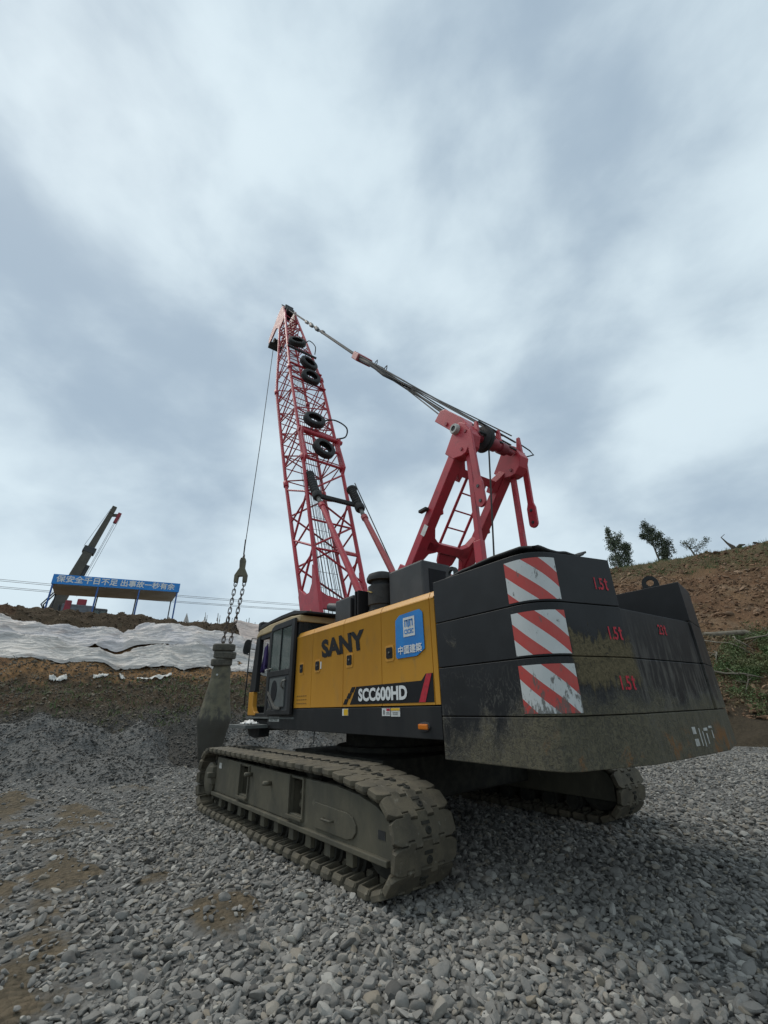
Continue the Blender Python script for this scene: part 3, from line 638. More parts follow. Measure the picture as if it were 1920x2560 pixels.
# ------------------------------------------------------------------ trees on the hill
def leaves(mb, c, n, size, rad, rnd, flat=.6):
    for _ in range(n):
        while True:
            q = V((rnd.uniform(-1, 1), rnd.uniform(-1, 1), rnd.uniform(-1, 1)))
            if q.length < 1: break
        p = V(c)+V((q.x*rad[0], q.y*rad[1], q.z*rad[2])); s = size*rnd.uniform(.6, 1.3)
        e1 = V((rnd.gauss(0, 1), rnd.gauss(0, 1), rnd.gauss(0, 1)-.6)).normalized(); e2 = e1.orthogonal().normalized()
        e2 = (Matrix.Rotation(rnd.uniform(0, 6.28), 3, e1) @ e2)
        mb.add([p, p+e1*s*.5+e2*s*.22, p+e1*s, p+e1*s*.5-e2*s*.22], [(0, 1, 2, 3)])
def tree(name, label, x, y, H, lobes, seed, leafn=70, size=.17, m='leaf', group='trees on the crest of the hillside'):
    rnd = random.Random(seed); z = hill_h(x, y)-.1; root = thing(name, label, 'tree', (x, y, z), group); tr = MB()
    top = V((lobes[-1][0], lobes[-1][1], H*.9))
    tr.tube([(0, 0, -.3), V((0, 0, 0)).lerp(top, .3)+V((.08, 0, 0)), V((0, 0, 0)).lerp(top, .65), top], [.11, .085, .05, .015], 7)
    cr = MB()
    for (lx, ly, lz, rx, rz) in lobes:
        k = max(.08, min(.8, lz/H-.22)); base = top*k; c = V((lx, ly, lz)); tr.tube([base, base.lerp(c, .5)+V((0, 0, -.1)), c], [.04, .025, .01], 5)
        nc = int(14+rx*26)
        for _ in range(nc):
            q = V((rnd.gauss(0, .5)*rx, rnd.gauss(0, .5)*rx, rnd.gauss(0, .5)*rz)); leaves(cr, c+q, leafn//4+rnd.randrange(10), size, (.24, .24, .28), rnd)
    tr.build('trunk', 'bark', root, True); cr.build('crown', m, root)
    return root
E1 = V((.93, .37, 0))   # image-left along the crest is +E1
def lob(a, z, r_, rz, d=0): p = E1*a+V((-.37, .93, 0))*d; return (p.x, p.y, z, r_, rz)
tree('eucalyptus_tree', 'bushy dark tree on the crest nearest the counterweight', 13.0, -38.9, 5.2, [lob(0, .9, .55, .5), lob(.35, 1.5, .6, .6, .3), lob(-.45, 1.6, .6, .6, -.3), lob(.3, 2.3, .65, .7), lob(-.5, 2.4, .6, .6), lob(-.85, 2.9, .35, .5), lob(.45, 3.2, .5, .6), lob(-.2, 3.2, .6, .6), lob(.45, 4.0, .35, .6), lob(-.3, 3.9, .42, .5), lob(.5, 4.75, .18, .45)], 3, 80)
tree('eucalyptus_tree', 'slender tree on the crest leaning left, second from the counterweight', 9.8, -40.2, 4.9, [lob(-.3, 1.0, .4, .4), lob(-.7, 1.8, .5, .55), lob(-.35, 1.6, .45, .5), lob(-.75, 2.5, .42, .5), lob(-.2, 2.5, .5, .5), lob(.15, 3.1, .5, .5), lob(-.3, 3.2, .45, .5), lob(.45, 3.9, .42, .5), lob(.95, 3.6, .25, .35), lob(.05, 4.0, .42, .45), lob(.55, 4.6, .3, .4)], 9, 78)
tree('bare_sapling', 'thin sparse sapling on the crest right of the slender tree', 6.9, -40.9, 2.4, [lob(0, 1.2, .25, .2), lob(.5, 1.5, .25, .2), lob(-.6, 1.5, .3, .2), lob(.2, 2.0, .3, .2), lob(-.9, 1.9, .2, .15), lob(.8, 1.9, .2, .15)], 21, 14, .13, group='trees on the crest of the hillside')
st = MB(); zs = hill_h(3.8, -39.2)
st.tube([(0, 0, -.2), (.05, 0, .35), (.3, .1, .75), (.55, .15, 1.35), (.25, .1, 1.55)], [.26, .18, .08, .04, .02], 7).tube([(-.1, 0, 0), (-.5, 0, .35), (-.8, 0, .3)], [.2, .14, .05], 6)
o = st.build('tree_stump', 'dead_wood', None, True); o.location = (3.8, -39.2, zs); tag(o, 'dead stump with one bent branch on the crest at the right', 'stump')
for (x, y, s_, lab) in ((6.0, -38.6, .55, 'small block of rock on the crest left of the stump'), (2.2, -39.4, .45, 'small block of rock on the crest right of the stump'), (4.6, -38.9, .4, 'smallest block of rock just left of the stump')):
    me = CLODS[int(s_*10) % 6].copy(); me.materials.append(M['bank_clod']); o = place('boulder', me, None); o.location = (x, y, hill_h(x, y)+.15); o.scale = (s_*1.5, s_, s_); o.rotation_euler = (.2, .3, s_*9)
    tag(o, lab, 'boulder', 'rocks on the crest')
me = CLODS[2].copy(); me.materials.append(M['clod']); o = place('boulder', me, None); o.location = (3.9, -24.9, hill_h(3.9, -24.9)+.1); o.scale = (.9, .6, .45); tag(o, 'pale flat boulder on the slope just above the fallen log', 'boulder')

# ------------------------------------------------------------------ brush at the foot of the hill
gb = MB(); rnd = random.Random(5)
for _ in range(4200):
    x = rnd.gauss(-.4, 1.15); v = rnd.gauss(19.6, 1.5); y = (.306*x-v)/.952
    if v < 16.2 or v > 24 or x > 1.9-.15*(v-19) or fbm(x*.9, v*.9, 4, 3)+.25*rnd.random() < -.02: continue
    if rnd.random() < .35 and v < 18.2: continue
    leaves(gb, (x, y, hill_h(x, y)+rnd.uniform(.05, .45)), 12, .095, (.22, .22, .16), rnd)
kind(gb.build('undergrowth', 'brush_leaf', None), 'stuff')
gb = MB()
for _ in range(2600):
    x = rnd.uniform(-3, 3.5); v = rnd.uniform(16.3, 23.5); y = (.306*x-v)/.952
    leaves(gb, (x, y, hill_h(x, y)+.08), 6, .12, (.25, .25, .12), rnd)
kind(gb.build('leaf_litter', 'dry_leaf', None), 'stuff')
gb = MB()   # dry grass tufts on the hill and bank
for _ in range(1300):
    if rnd.random() < .6: x, y = rnd.uniform(-2, 14), rnd.uniform(-41, -33); z = hill_h(x, y); s_ = .4
    else: x, y = rnd.uniform(11, 14), rnd.uniform(-4, 10); z = bank_h(x, y); s_ = .22
    for k in range(5):
        d = V((rnd.gauss(0, .5), rnd.gauss(0, .5), 1)).normalized()*s_*rnd.uniform(.4, 1); b = V((x+rnd.gauss(0, .1), y+rnd.gauss(0, .1), z-.03)); e = d.orthogonal().normalized()*.018
        gb.add([b-e, b+e, b+d], [(0, 1, 2)])
kind(gb.build('dry_grass', 'brush_leaf', None), 'stuff')
def hpt(x, v, up=.1): y = (.306*x-v)/.952; return V((x, y, hill_h(x, y)+up))
tag(MB().tube([hpt(3.7, 22.9, .15), hpt(2.2, 22.8, .2), hpt(1.0, 22.9, .2), hpt(.3, 22.7, .1)], [.17, .17, .15, .12], 9).build('log', 'wood', None, True), 'long fallen log lying across the slope at the counterweight edge', 'log')
BR = [((2.4, 21.6, .3), (1.2, 20.9, .5), (.2, 20.2, .2), .035, 'thin pale branch slanting down below the log'), ((1.9, 18.9, .3), (1.0, 18.5, .45), (-.2, 18.5, .3), .05, 'thick curved branch at the lower edge of the green brush'),
      ((.6, 21.0, .5), (-.3, 20.6, .9), (-.9, 20.9, 1.1), .045, 'knobbly pale branch rising from the middle of the brush'), ((1.2, 21.6, .4), (.9, 20.8, .6), (.2, 20.3, .4), .03, 'bundle of broken stems just below the log'),
      ((-.2, 22.2, .5), (-.5, 22.8, 1.0), (-1.0, 23.4, 1.5), .03, 'upright twig at the top right of the brush'), ((.3, 17.6, .15), (.15, 17.6, .55), (.0, 17.7, .75), .03, 'short upright stick in front of the brush'),
      ((-1.0, 17.0, .1), (-1.8, 17.4, .5), (-2.6, 17.6, .9), .035, 'slanting stick at the right edge under the brush'), ((2.0, 20.6, .1), (1.6, 20.3, .35), (1.5, 19.5, .3), .055, 'stubby broken branch beside the counterweight edge')]
for a, b, c, r_, lab in BR:
    pa, pb, pc = hpt(*a), hpt(*b), hpt(*c); m1_ = pa.lerp(pb, .5)+V((rnd.gauss(0, .06), 0, rnd.gauss(0, .06)))
    mb = MB().tube([pa, m1_, pb, pb.lerp(pc, .5)+V((0, 0, .08)), pc], [r_, r_, r_*.85, r_*.7, r_*.4], 6)
    for _ in range(3):
        s0 = pb.lerp(pc, rnd.uniform(0, .8)); mb.tube([s0, s0+V((rnd.gauss(0, .3), rnd.gauss(0, .3), rnd.uniform(.1, .4)))], [r_*.5, r_*.2], 5)
    tag(mb.build('branch', 'wood', None, True), lab, 'branch', 'broken branches in the brush')

# ================================================================== crawler crane
# crane axes: +X ahead (boom side), +Y its left side (cab), slewing centre at the origin
crane = thing('crawler_crane', 'yellow and black crawler crane with red lattice boom parked on grey gravel', 'crane')
XZ = lambda u, v, h: (u, h, v)
XY = lambda u, v, h: (u, v, h)
YZ = lambda u, v, h: (h, u, v)
YH = 1.69

# ---------------- undercarriage
TR = Matrix.Rotation(.0369, 4, 'Z')
c_ = MB().box(-1.35, 1.35, -1.25, 1.25, .42, .92); c_.lathe([(1.02, .92), (1.02, 1.0), (.86, 1.0), (.86, 1.30)], (0, 0, 0), (0, 0, 1), 40)
c_.build('carbody', 'track_dark', crane, bevel=.02)
for sx in (-1.05, 1.05):
    MB().box(sx-.28, sx+.28, -1.72, 1.72, .40, .80).build('axle_beam', 'track_dark', crane, bevel=.02, mtx=TR)

def hull_path():
    pts = [(-1.70, .952), (-1.70, .952)]
    for cx, cz, r_ in ((2.42, .478, .478), (-2.46, .425, .425)):
        pts += [(cx+r_*math.cos(a), cz+r_*math.sin(a)) for a in np.linspace(0, 2*math.pi, 160, endpoint=False)]
    pts = sorted(set(pts)); cr = lambda o, a, b: (a[0]-o[0])*(b[1]-o[1])-(a[1]-o[1])*(b[0]-o[0])
    lo_, up_ = [], []
    for q in pts:
        while len(lo_) > 1 and cr(lo_[-2], lo_[-1], q) <= 0: lo_.pop()
        lo_.append(q)
    for q in reversed(pts):
        while len(up_) > 1 and cr(up_[-2], up_[-1], q) <= 0: up_.pop()
        up_.append(q)
    return lo_[:-1]+up_[:-1]
HP = hull_path(); HL = [0]
for a, b in zip(HP, HP[1:]+HP[:1]): HL.append(HL[-1]+math.dist(a, b))
def on_path(s):
    s %= HL[-1]
    for i in range(len(HP)):
        if s <= HL[i+1]:
            a, b = HP[i], HP[(i+1) % len(HP)]; k = (s-HL[i])/(HL[i+1]-HL[i]); return V((a[0]+(b[0]-a[0])*k, 0, a[1]+(b[1]-a[1])*k))
NSH = 57; PITCH_ = HL[-1]/NSH
def shoe_mesh():
    mb = MB(); h = PITCH_/2; k = .030; g = .015
    lv = [(-.378, -.035), (-.335, -.012), (-.30, 0), (-.225, 0), (-.222, k), (-.145, k), (-.142, -k), (-.062, -k), (-.058, k), (.058, k), (.062, -k), (.142, -k), (.145, k), (.222, k), (.225, 0), (.30, 0), (.335, -.012), (.378, -.035)]
    fr_ = [(h-g+d, y) for y, d in lv]; rr_ = [(-h+d, y) if abs(y) < .29 else (-h-d, y) for y, d in reversed(lv)]
    mb.prism(fr_+rr_, XY, -.046, 0)
    me0 = mb.mesh('tmp'); bm = bmesh.new(); bm.from_mesh(me0)
    bmesh.ops.bevel(bm, geom=[e for e in bm.edges if all(v.co.z > -.001 for v in e.verts)], offset=.007, segments=2, affect='EDGES', profile=.6)
    mb = MB(); mb.add([v.co.copy() for v in bm.verts], [[v.index for v in f.verts] for f in bm.faces]); bm.free()
    mb.lathe([(.036, -.002), (.030, .014), (.016, .014), (.013, .004), (.0, .004)], (-.035, -.03, 0), (0, 0, 1), 10); mb.box(.012, .040, -.06, .035, -.002, .010)
    for sg in (-1, 1):       # cups on the inner side and guide lugs
        for a in (-h+.030, h-.042):
            mb.hexa([V(q) for q in ((a-.010, sg*.14, -.10), (a+.010, sg*.14, -.10), (a+.010, sg*.345, -.075), (a-.010, sg*.345, -.075), (a-.014, sg*.14, -.044), (a+.014, sg*.14, -.044), (a+.014, sg*.36, -.044), (a-.014, sg*.36, -.044))])
        mb.hexa([V(q) for q in ((-h+.03, sg*.335, -.078), (h-.042, sg*.335, -.078), (h-.042, sg*.352, -.075), (-h+.03, sg*.352, -.075), (-h+.03, sg*.345, -.044), (h-.042, sg*.345, -.044), (h-.042, sg*.372, -.044), (-h+.03, sg*.372, -.044))])
        mb.box(-.055, .055, min(sg*.07, sg*.13), max(sg*.07, sg*.13), -.12, -.044)
    me = mb.mesh('track_shoe'); me.materials.append(M['track']); me.materials.append(M['track_dark'])
    for p_ in me.polygons:
        if max(me.vertices[i].co.z for i in p_.vertices) > .002: p_.material_index = 1
    return me
SHOE = shoe_mesh()
def crawler(sg):
    """sg=+1 left (near), -1 right"""
    yo = sg*2.30; yi = sg*1.73; yc = sg*2.008
    def pl(mb, x0, x1, z0, z1, a, b): mb.box(x0, x1, min(sg*a, sg*b), max(sg*a, sg*b), z0, z1)
    fr = MB()
    def pol(poly, a, b): fr.prism(poly, XZ, sg*a, sg*b)
    for a, b in ((2.24, 2.30), (1.73, 1.79)):
        pol([(2.10, .33), (2.10, .83), (.99, .815), (.99, .33)], a, b)
        pol([(.64, .33), (.64, .812), (-.70, .80), (-.70, .33)], a, b)
        pol([(-1.06, .30), (-1.06, .798), (-1.75, .795), (-2.2, .76), (-2.5, .70), (-2.68, .62), (-2.75, .52), (-2.74, .27)], a, b)
        pol([(.99, .33), (.99, .42), (.64, .42), (.64, .33)], a, b); pol([(-.70, .33), (-.70, .41), (-1.06, .41), (-1.06, .30)], a, b)
        pol([(.99, .78), (.99, .815), (.64, .812), (.64, .78)], a, b); pol([(-.70, .775), (-.70, .80), (-1.06, .798), (-1.06, .775)], a, b)
    pl(fr, -2.55, 2.05, .80, .83, 1.79, 2.24) if False else None
    for x0, x1 in ((1.0, 2.05), (-.69, .63), (-2.4, -1.07)): pl(fr, x0, x1, .36, .74, 1.79, 2.24)
    pl(fr, -2.70, 2.12, .275, .325, 1.75, 2.345)                     # lower flange
    f = fr.build('track_frame', 'frame_olive', crane, mtx=TR, bevel=.008)
    for x0, x1 in ((.655, .975), (-1.045, -.715)):
        mb = MB(); pl(mb, x0, x1, .42, .775, 1.80, 2.06); mb.build('pocket', 'track_dark', f)
        mb = MB()
        for k in range(9): mb.lathe([(.0, -.03), (.055, -.01), (.06, .04), (.0, .08)], (x0+.06+.02*(k % 3)*4*random.random()+.06*(k % 3), sg*(2.13-.02*(k % 2)), .43+.035*k*random.uniform(.6, 1)), (random.random(), random.random(), 1), 7)
        mb.build('packed_mud', 'track', f)
        mb = MB()
        for p_ in ((x0-.035, x0-.005, .40, .80), (x1+.005, x1+.035, .40, .80)): pl(mb, *p_[:2], p_[2], p_[3], 2.302, 2.325)
        pl(mb, x0-.035, x1+.035, .375, .398, 2.302, 2.35); mb.build('pocket_rim', 'frame_olive', f)
    # access plate with handle
    cap = [(-1.36, .36), (-2.02, .36), (-2.12, .385), (-2.18, .44), (-2.18, .50), (-2.12, .56), (-2.02, .585), (-1.36, .60), (-1.34, .57), (-1.34, .39)]
    MB().prism(cap, XZ, sg*2.302, sg*2.320).build('access_plate', 'frame_olive', f, bevel=.006)
    MB().tube([(-1.57, sg*2.318, .475), (-1.58, sg*2.36, .475), (-1.75, sg*2.36, .475), (-1.76, sg*2.318, .475)], .012, 6).build('handle', 'frame_olive', f, True)
    mb = MB(); pl(mb, -2.64, -2.53, .455, .525, 2.296, 2.304); mb.build('slot', 'rubber', f)
    for x, z in ((.55, .70), (-.12, .655)): MB().tube([(x, sg*2.29, z), (x-.02, sg*2.42, z+.01)], .028, 8).build('pin', 'frame_olive', f, True)
    mb = MB(); pl(mb, 1.86, 1.98, .67, .75, 2.302, 2.306); mb.build('sticker', 'white_worn', f)
    # sprocket and its bracket
    prof = [(.0, -.18), (.30, -.18), (.36, -.10), (.36, .10), (.30, .16), (.20, .22), (.0, .22)]
    MB().lathe(prof, (2.42, yc, .478), (0, sg, 0), 32).build('sprocket', 'track_dark', f, 'auto')
    MB().lathe([(.0, .0), (.245, .0), (.245, .05), (.20, .08), (.0, .08)], (2.44, sg*2.24, .478), (0, sg, 0), 28).build('hub_cover', 'frame_olive', f, 'auto')
    mb = MB(); pl(mb, 2.12, 2.34, .42, .68, 2.22, 2.36); pl(mb, 2.10, 2.20, .52, .60, 2.30, 2.44); mb.build('bracket', 'frame_olive', f, bevel=.01)
    MB().lathe([(.0, -.17), (.30, -.17), (.33, -.12), (.33, .12), (.30, .17), (.0, .17)], (-2.44, yc, .425), (0, sg, 0), 28).build('idler_wheel', 'track_dark', f, 'auto')
    for k in range(10):
        x = -2.02+k*.425
        MB().lathe([(.0, -.22), (.10, -.22), (.10, -.17), (.13, -.16), (.13, -.07), (.105, -.06), (.105, .06), (.13, .07), (.13, .16), (.10, .17), (.10, .22), (.0, .22)], (x, yc, .195), (0, sg, 0), 20).build('roller', 'track_dark', f, 'auto')
        mb = MB(); pl(mb, x-.06, x+.06, .14, .276, 2.225, 2.285); mb.build('roller_bracket', 'frame_olive', f, bevel=.006)
    for x in (1.4, .2, -.95, -1.7): MB().lathe([(.0, -.16), (.075, -.16), (.075, .16), (.0, .16)], (x, yc, .83), (0, sg, 0), 16).build('top_roller', 'track_dark', f, True)
    for k in range(NSH):
        s_ = (k+.37)*PITCH_; a, b = on_path(s_-PITCH_*.45), on_path(s_+PITCH_*.45); tg = (b-a).normalized(); c = on_path(s_)
        c = c*.5+(a+b)*.25; yv = V((0, 1, 0)); nv = V((tg.z, 0, -tg.x)); tv = yv.cross(nv)
        m_ = Matrix(((tv.x, 0, nv.x, c.x), (tv.y, 1, nv.y, yc), (tv.z, 0, nv.z, c.z), (0, 0, 0, 1)))
        o = bpy.data.objects.new('track_shoe', SHOE); COL.objects.link(o); o.parent = f; o.matrix_local = m_
    return f
crawler(1); crawler(-1)

# ---------------- upper frame
up = MB().box(-3.0, 1.6, -1.6, 1.60, 1.28, 1.54); up.box(-.9, 2.2, -.75, .75, 1.54, 2.0).box(-2.9, -.6, -1.55, -.1, 1.55, 2.60).build('upper_frame', 'black_paint', crane, bevel=.02)
sk = MB().box(-3.03, 1.63, 1.605, 1.69, 1.25, 1.562).build('side_skirt', 'black_paint', crane, bevel=.008)
def decal(name, poly, m, parent, y=YH, th=.003, lift=.002): return MB().prism(poly, XZ, y+lift, y+lift+th).build(name, m, parent)
R4 = lambda x0, x1, z0, z1: [(x0, z0), (x1, z0), (x1, z1), (x0, z1)]
decal('sticker', R4(-1.20, -1.045, 1.465, 1.55), 'white', sk); decal('sticker_print', R4(-1.195, -1.09, 1.47, 1.545), 'sticker_yellow', sk, lift=.006)
decal('sticker', R4(-2.15, -1.985, 1.465, 1.55), 'white', sk); decal('sticker_print', R4(-2.145, -2.08, 1.52, 1.546), 'text_red', sk, lift=.006); decal('sticker_print', R4(-2.035, -2.02, 1.48, 1.53), 'text_black', sk, lift=.006)
for z in (1.485, 1.50): decal('sticker_print', R4(-2.14, -2.07, z, z+.004), 'text_black', sk, lift=.006)
decal('sticker', R4(-2.34, -2.165, 1.46, 1.55), 'white', sk); decal('sticker_print', R4(-2.337, -2.168, 1.523, 1.548), 'sticker_yellow', sk, lift=.006)
for z in (1.485, 1.50): decal('sticker_print', R4(-2.30, -2.20, z, z+.004), 'grey_panel', sk, lift=.006)
decal('number_plate', R4(1.10, 1.55, 1.365, 1.44), 'white_worn', sk)
for k in range(6): decal('sticker_print', [(1.50-k*.062, 1.375), (1.475-k*.062, 1.375), (1.47-k*.062, 1.43), (1.495-k*.062, 1.43)] if k % 3 else R4(1.465-k*.062, 1.50-k*.062, 1.385, 1.42), 'grey_panel', sk, lift=.006)
MB().lathe([(.0, 0), (.055, 0), (.055, .018), (.04, .02), (.0, .02)], (-2.76, YH, 1.365), (0, 1, 0), 20).build('marker_light_base', 'dark_grey', sk, mtx=Matrix.Translation((-2.76, 0, 1.365)) @ Matrix.Diagonal((1.7, 1, .85, 1)) @ Matrix.Translation((2.76, 0, -1.365)))
MB().box(-2.835, -2.685, YH+.012, YH+.04, 1.338, 1.392).build('marker_light', 'orange_lens', sk, bevel=.012)
for k, x in enumerate((-.06, .9)): rod('hanging_cable', (x, 1.6, 1.27), (x+.01, 1.6, 1.08 if k == 0 else 1.2), .008, 'rubber', sk, 5)

# ---------------- engine hood
hood = MB().box(-3.02, .53, -.05, 1.655, 1.565, 2.755).build('hood', 'dark_grey', crane, bevel=.02)
prof = [(1.56, 1.575), (YH, 1.575), (YH, 2.672), (YH+.008, 2.684), (YH+.004, 2.697), (YH-.008, 2.705), (YH-.022, 2.745), (YH-.05, 2.772), (YH-.10, 2.786), (1.20, 2.792), (1.20, 2.770), (1.56, 2.75)]
for i, (x0, x1) in enumerate(((.54, -.055), (-.065, -1.038), (-1.05, -1.985), (-1.997, -2.945), (-2.956, -3.03))):
    MB().prism(prof, YZ, x1, x0).build('hood_panel', 'yellow', hood, 'auto')
for x in (.31, -.26, -1.22, -2.17):
    k = 1.0 if x > 0 else 1.15
    ring = [(x+.075*k*a, 2.165+.095*b) for a, b in ((-1, -.8), (-.8, -1), (.8, -1), (1, -.8), (1, .8), (.8, 1), (-.8, 1), (-1, .8))]
    decal('handle_recess', ring, 'yellow', hood, th=.006)
    decal('handle', [(x+(u-x)*.72, 2.168+(v-2.165)*.68) for u, v in ring], 'text_black', hood, lift=.007, th=.008)
    MB().lathe([(.0, 0), (.013, 0), (.013, .012), (.0, .014)], (x-.005, YH+.014, 2.17), (0, 1, 0), 10).build('lock', 'steel', hood)
decal('sticker', R4(-.385, -.345, 2.115, 2.22), 'white', hood)
text('lettering', 'SANY', (-.40, YH, 2.265), (-1, 0, .005), (0, 0, 1), 1.24, .275, 'text_black', hood, .05, .006, shear=-.05)
band = [(-1.24, 1.60), (-1.40, 1.815), (-2.745, 1.82), (-2.825, 1.888), (-2.942, 1.888), (-2.938, 1.60)]
decal('model_band', band, 'text_black', hood)
for k in range(3):
    x = -1.06-.085*k; z = 1.602+k*.072
    decal('model_band_block', [(x, z), (x-.09, z), (x-.145, z+.068), (x-.055, z+.068)], 'text_black', hood)
decal('red_slash', [(-2.69, 1.602), (-2.80, 1.602), (-2.925, 1.886), (-2.84, 1.886)], 'text_red', hood, lift=.006)
text('lettering', 'SCC600HD', (-1.46, YH+.004, 1.632), (-1, 0, 0), (0, 0, 1), 1.03, .160, 'text_white', hood, .042, .006)
for k in range(3):
    for j in range(5): decal('faint_print', R4(.44-j*.075, .385-j*.075, 1.63+k*.055, 1.645+k*.055), 'faint_red', hood, th=.002)
# blue company board
bl = [(-2.315, 2.53), (-2.40, 2.585), (-2.78, 2.60), (-2.835, 2.555), (-2.84, 2.15), (-2.80, 2.13), (-2.70, 2.085), (-2.33, 2.085), (-2.312, 2.11)]
brd = MB().prism(bl, XZ, YH+.008, YH+.014).build('company_board', 'sign_blue', hood)
decal('logo_field', R4(-2.69, -2.475, 2.315, 2.54), 'white', hood, lift=.016, th=.002)
text('logo', 'CSCEC', (-2.495, YH+.018, 2.345), (-1, 0, 0), (0, 0, 1), .175, .055, 'sign_blue', hood, .03, .003)
for x0, x1, z0, z1 in ((-2.505, -2.52, 2.43, 2.51), (-2.505, -2.56, 2.495, 2.51), (-2.545, -2.56, 2.43, 2.51), (-2.5725, -2.5875, 2.42, 2.515), (-2.60, -2.66, 2.495, 2.51), (-2.60, -2.615, 2.43, 2.51), (-2.645, -2.66, 2.43, 2.51)):
    decal('logo_stroke', R4(x0, x1, z0, z1), 'sign_blue', hood, lift=.020, th=.002)
text('lettering', '中國建築', (-2.365, YH+.014, 2.125), (-1, 0, 0), (0, 0, 1), .435, .095, 'text_white', hood, 0, .004, fat=.0022)

# things on the roof
tank = MB().box(-2.17, -1.36, .52, 1.08, 2.76, 3.49).build('tank_box', 'grey_dark' if 'grey_dark' in M else 'dark_grey', crane, bevel=.03)
MB().box(-2.178, -2.172, .60, .96, 3.02, 3.37).build('tank_recess', 'text_black', tank)
acl = MB().lathe([(.0, 2.7), (.225, 2.7), (.225, 2.95), (.205, 2.96), (.205, 3.02), (.225, 3.03), (.225, 3.33), (.17, 3.37), (.17, 3.42), (.245, 3.42), (.25, 3.47), (.22, 3.53), (.12, 3.57), (.0, 3.575)], (-1.06, 1.0, 0), (0, 0, 1), 32).build('air_cleaner', 'rubber', crane, 'auto')
MB().tube([(-.95+.1*a-.1, 1.0+.232, 3.23+.02*math.sin(a*3)) for a in (-.6, -.2, .2, .6)], .010, 5).build('air_cleaner_emblem', 'gold', acl)
mf = MB().box(-.52, .08, .78, 1.22, 2.74, 3.30).build('muffler', 'dark_grey', crane, bevel=.03)
MB().lathe([(.055, 0), (.075, 0), (.075, .62), (.055, .62), (.055, .02)], (.06, 1.0, 3.19), (.97, 0, .22), 20, False).build('exhaust_pipe', 'dark_grey', mf, 'auto')
for x in (-.58, -.72, -.80): MB().box(x-.02, x+.02, .95, 1.30, 2.76, 3.22+(.08 if x < -.6 else 0)).build('bracket', 'text_black', crane, bevel=.01)
MB().box(.12, .42, .85, 1.15, 2.70, 2.86).build('hose_block', 'dark_grey', crane, bevel=.05)
MB().tube([(.1, 1.3, 2.78), (.25, 1.32, 2.86), (.42, 1.30, 2.84), (.5, 1.28, 2.74)], .022, 7).build('hose', 'rubber', crane, True)
wd = MB().lathe([(.42, -.52), (.42, -.48), (.27, -.48), (.27, .48), (.42, .48), (.42, .52)], (.75, 0, 2.55), (0, 1, 0), 28).build('winch_drum', 'rig_red', crane, 'auto')
MB().box(.30, 1.3, -.62, .62, 1.95, 2.16).box(-.2, .4, -.70, .70, 1.95, 2.95).build('winch_base', 'red', crane, bevel=.02)

# ---------------- operator cab
cab = MB()
cab.prism([(2.42, 1.89), (2.735, 1.89), (2.60, 2.93), (2.40, 2.96)], XZ, 1.60, 1.69)                      # front pillar
cab.prism([(.53, 1.47), (1.62, 1.47), (1.62, 1.60), (.53, 1.60)], XZ, 1.60, 1.68)
cab.prism([(.53, 1.60), (.66, 1.60), (.66, 2.97), (.53, 2.97)], XZ, 1.60, 1.68)
cab.prism([(1.56, 1.60), (1.66, 1.60), (1.70, 2.97), (1.58, 2.97)], XZ, 1.60, 1.68)
cab.prism([(.66, 1.60), (1.56, 1.60), (1.56, 2.12), (.66, 2.12)], XZ, 1.61, 1.67)
cab.box(.52, .60, .74, 1.60, 1.47, 2.70).box(.52, .60, .74, .82, 2.70, 2.97).box(.52, .60, 1.50, 1.60, 2.70, 2.97)
cab.box(.6, 2.5, .72, .80, 1.47, 1.95).prism([(2.44, 1.95), (2.60, 1.95), (2.50, 2.97), (2.36, 2.97)], XZ, .72, .80).box(.60, .70, .72, .80, 1.95, 2.97)
cab.box(2.55, 2.70, .8, 1.6, 1.47, 1.62).box(.6, 2.66, .8, 1.6, 1.44, 1.50).box(1.66, 2.44, 1.60, 1.68, 1.435, 1.495)
cab_o = cab.build('cab', 'black_paint', crane, bevel=.008)
MB().prism([(2.30, 1.46), (2.705, 1.46), (2.735, 1.885), (2.49, 1.885), (2.46, 1.62), (2.38, 1.53), (2.30, 1.51)], XZ, 1.605, 1.695).build('corner_panel', 'yellow', cab_o, bevel=.01)
MB().box(.50, 2.72, 1.60, 1.70, 1.405, 1.435).build('sill', 'grey_panel', cab_o, bevel=.005)
MB().prism([(.50, 2.975), (2.40, 2.965), (2.61, 2.935), (2.56, 3.02), (2.44, 3.085), (1.9, 3.125), (.9, 3.125), (.50, 3.09)], XZ, .71, 1.70).build('roof', 'cream', cab_o, bevel=.02)
MB().prism([(.35, 3.10), (.95, 3.17), (1.9, 3.175), (2.50, 3.13), (2.66, 3.10), (2.70, 3.13), (2.52, 3.21), (1.5, 3.245), (.9, 3.24), (.35, 3.14)], XZ, .78, 1.64).build('roof_guard', 'black_paint', cab_o, bevel=.01)
MB().box(2.56, 2.74, 1.38, 1.64, 3.08, 3.30).build('work_light', 'black_paint', cab_o, bevel=.04)
MB().prism([(.70, 2.975), (2.40, 2.975), (2.46, 2.93), (2.33, 2.88), (.70, 2.90)], XZ, 1.61, 1.675).build('door_header', 'black_paint', cab_o)
MB().box(.535, .545, .82, 1.50, 2.70, 2.97).build('rear_window', 'glass_dark', cab_o)
MB().box(.70, 2.44, .75, .76, 1.95, 2.97).build('side_window', 'glass_clear', cab_o)
MB().box(.66, 1.56, 1.635, 1.645, 2.12, 2.93).build('side_window', 'glass', cab_o)
MB().hexa([V(q) for q in ((2.66, .80, 1.62), (2.665, 1.60, 1.62), (2.675, 1.60, 1.62), (2.67, .80, 1.62), (2.52, .80, 2.93), (2.52, 1.60, 2.93), (2.53, 1.60, 2.93), (2.53, .80, 2.93))]).build('windscreen', 'glass_clear', cab_o)
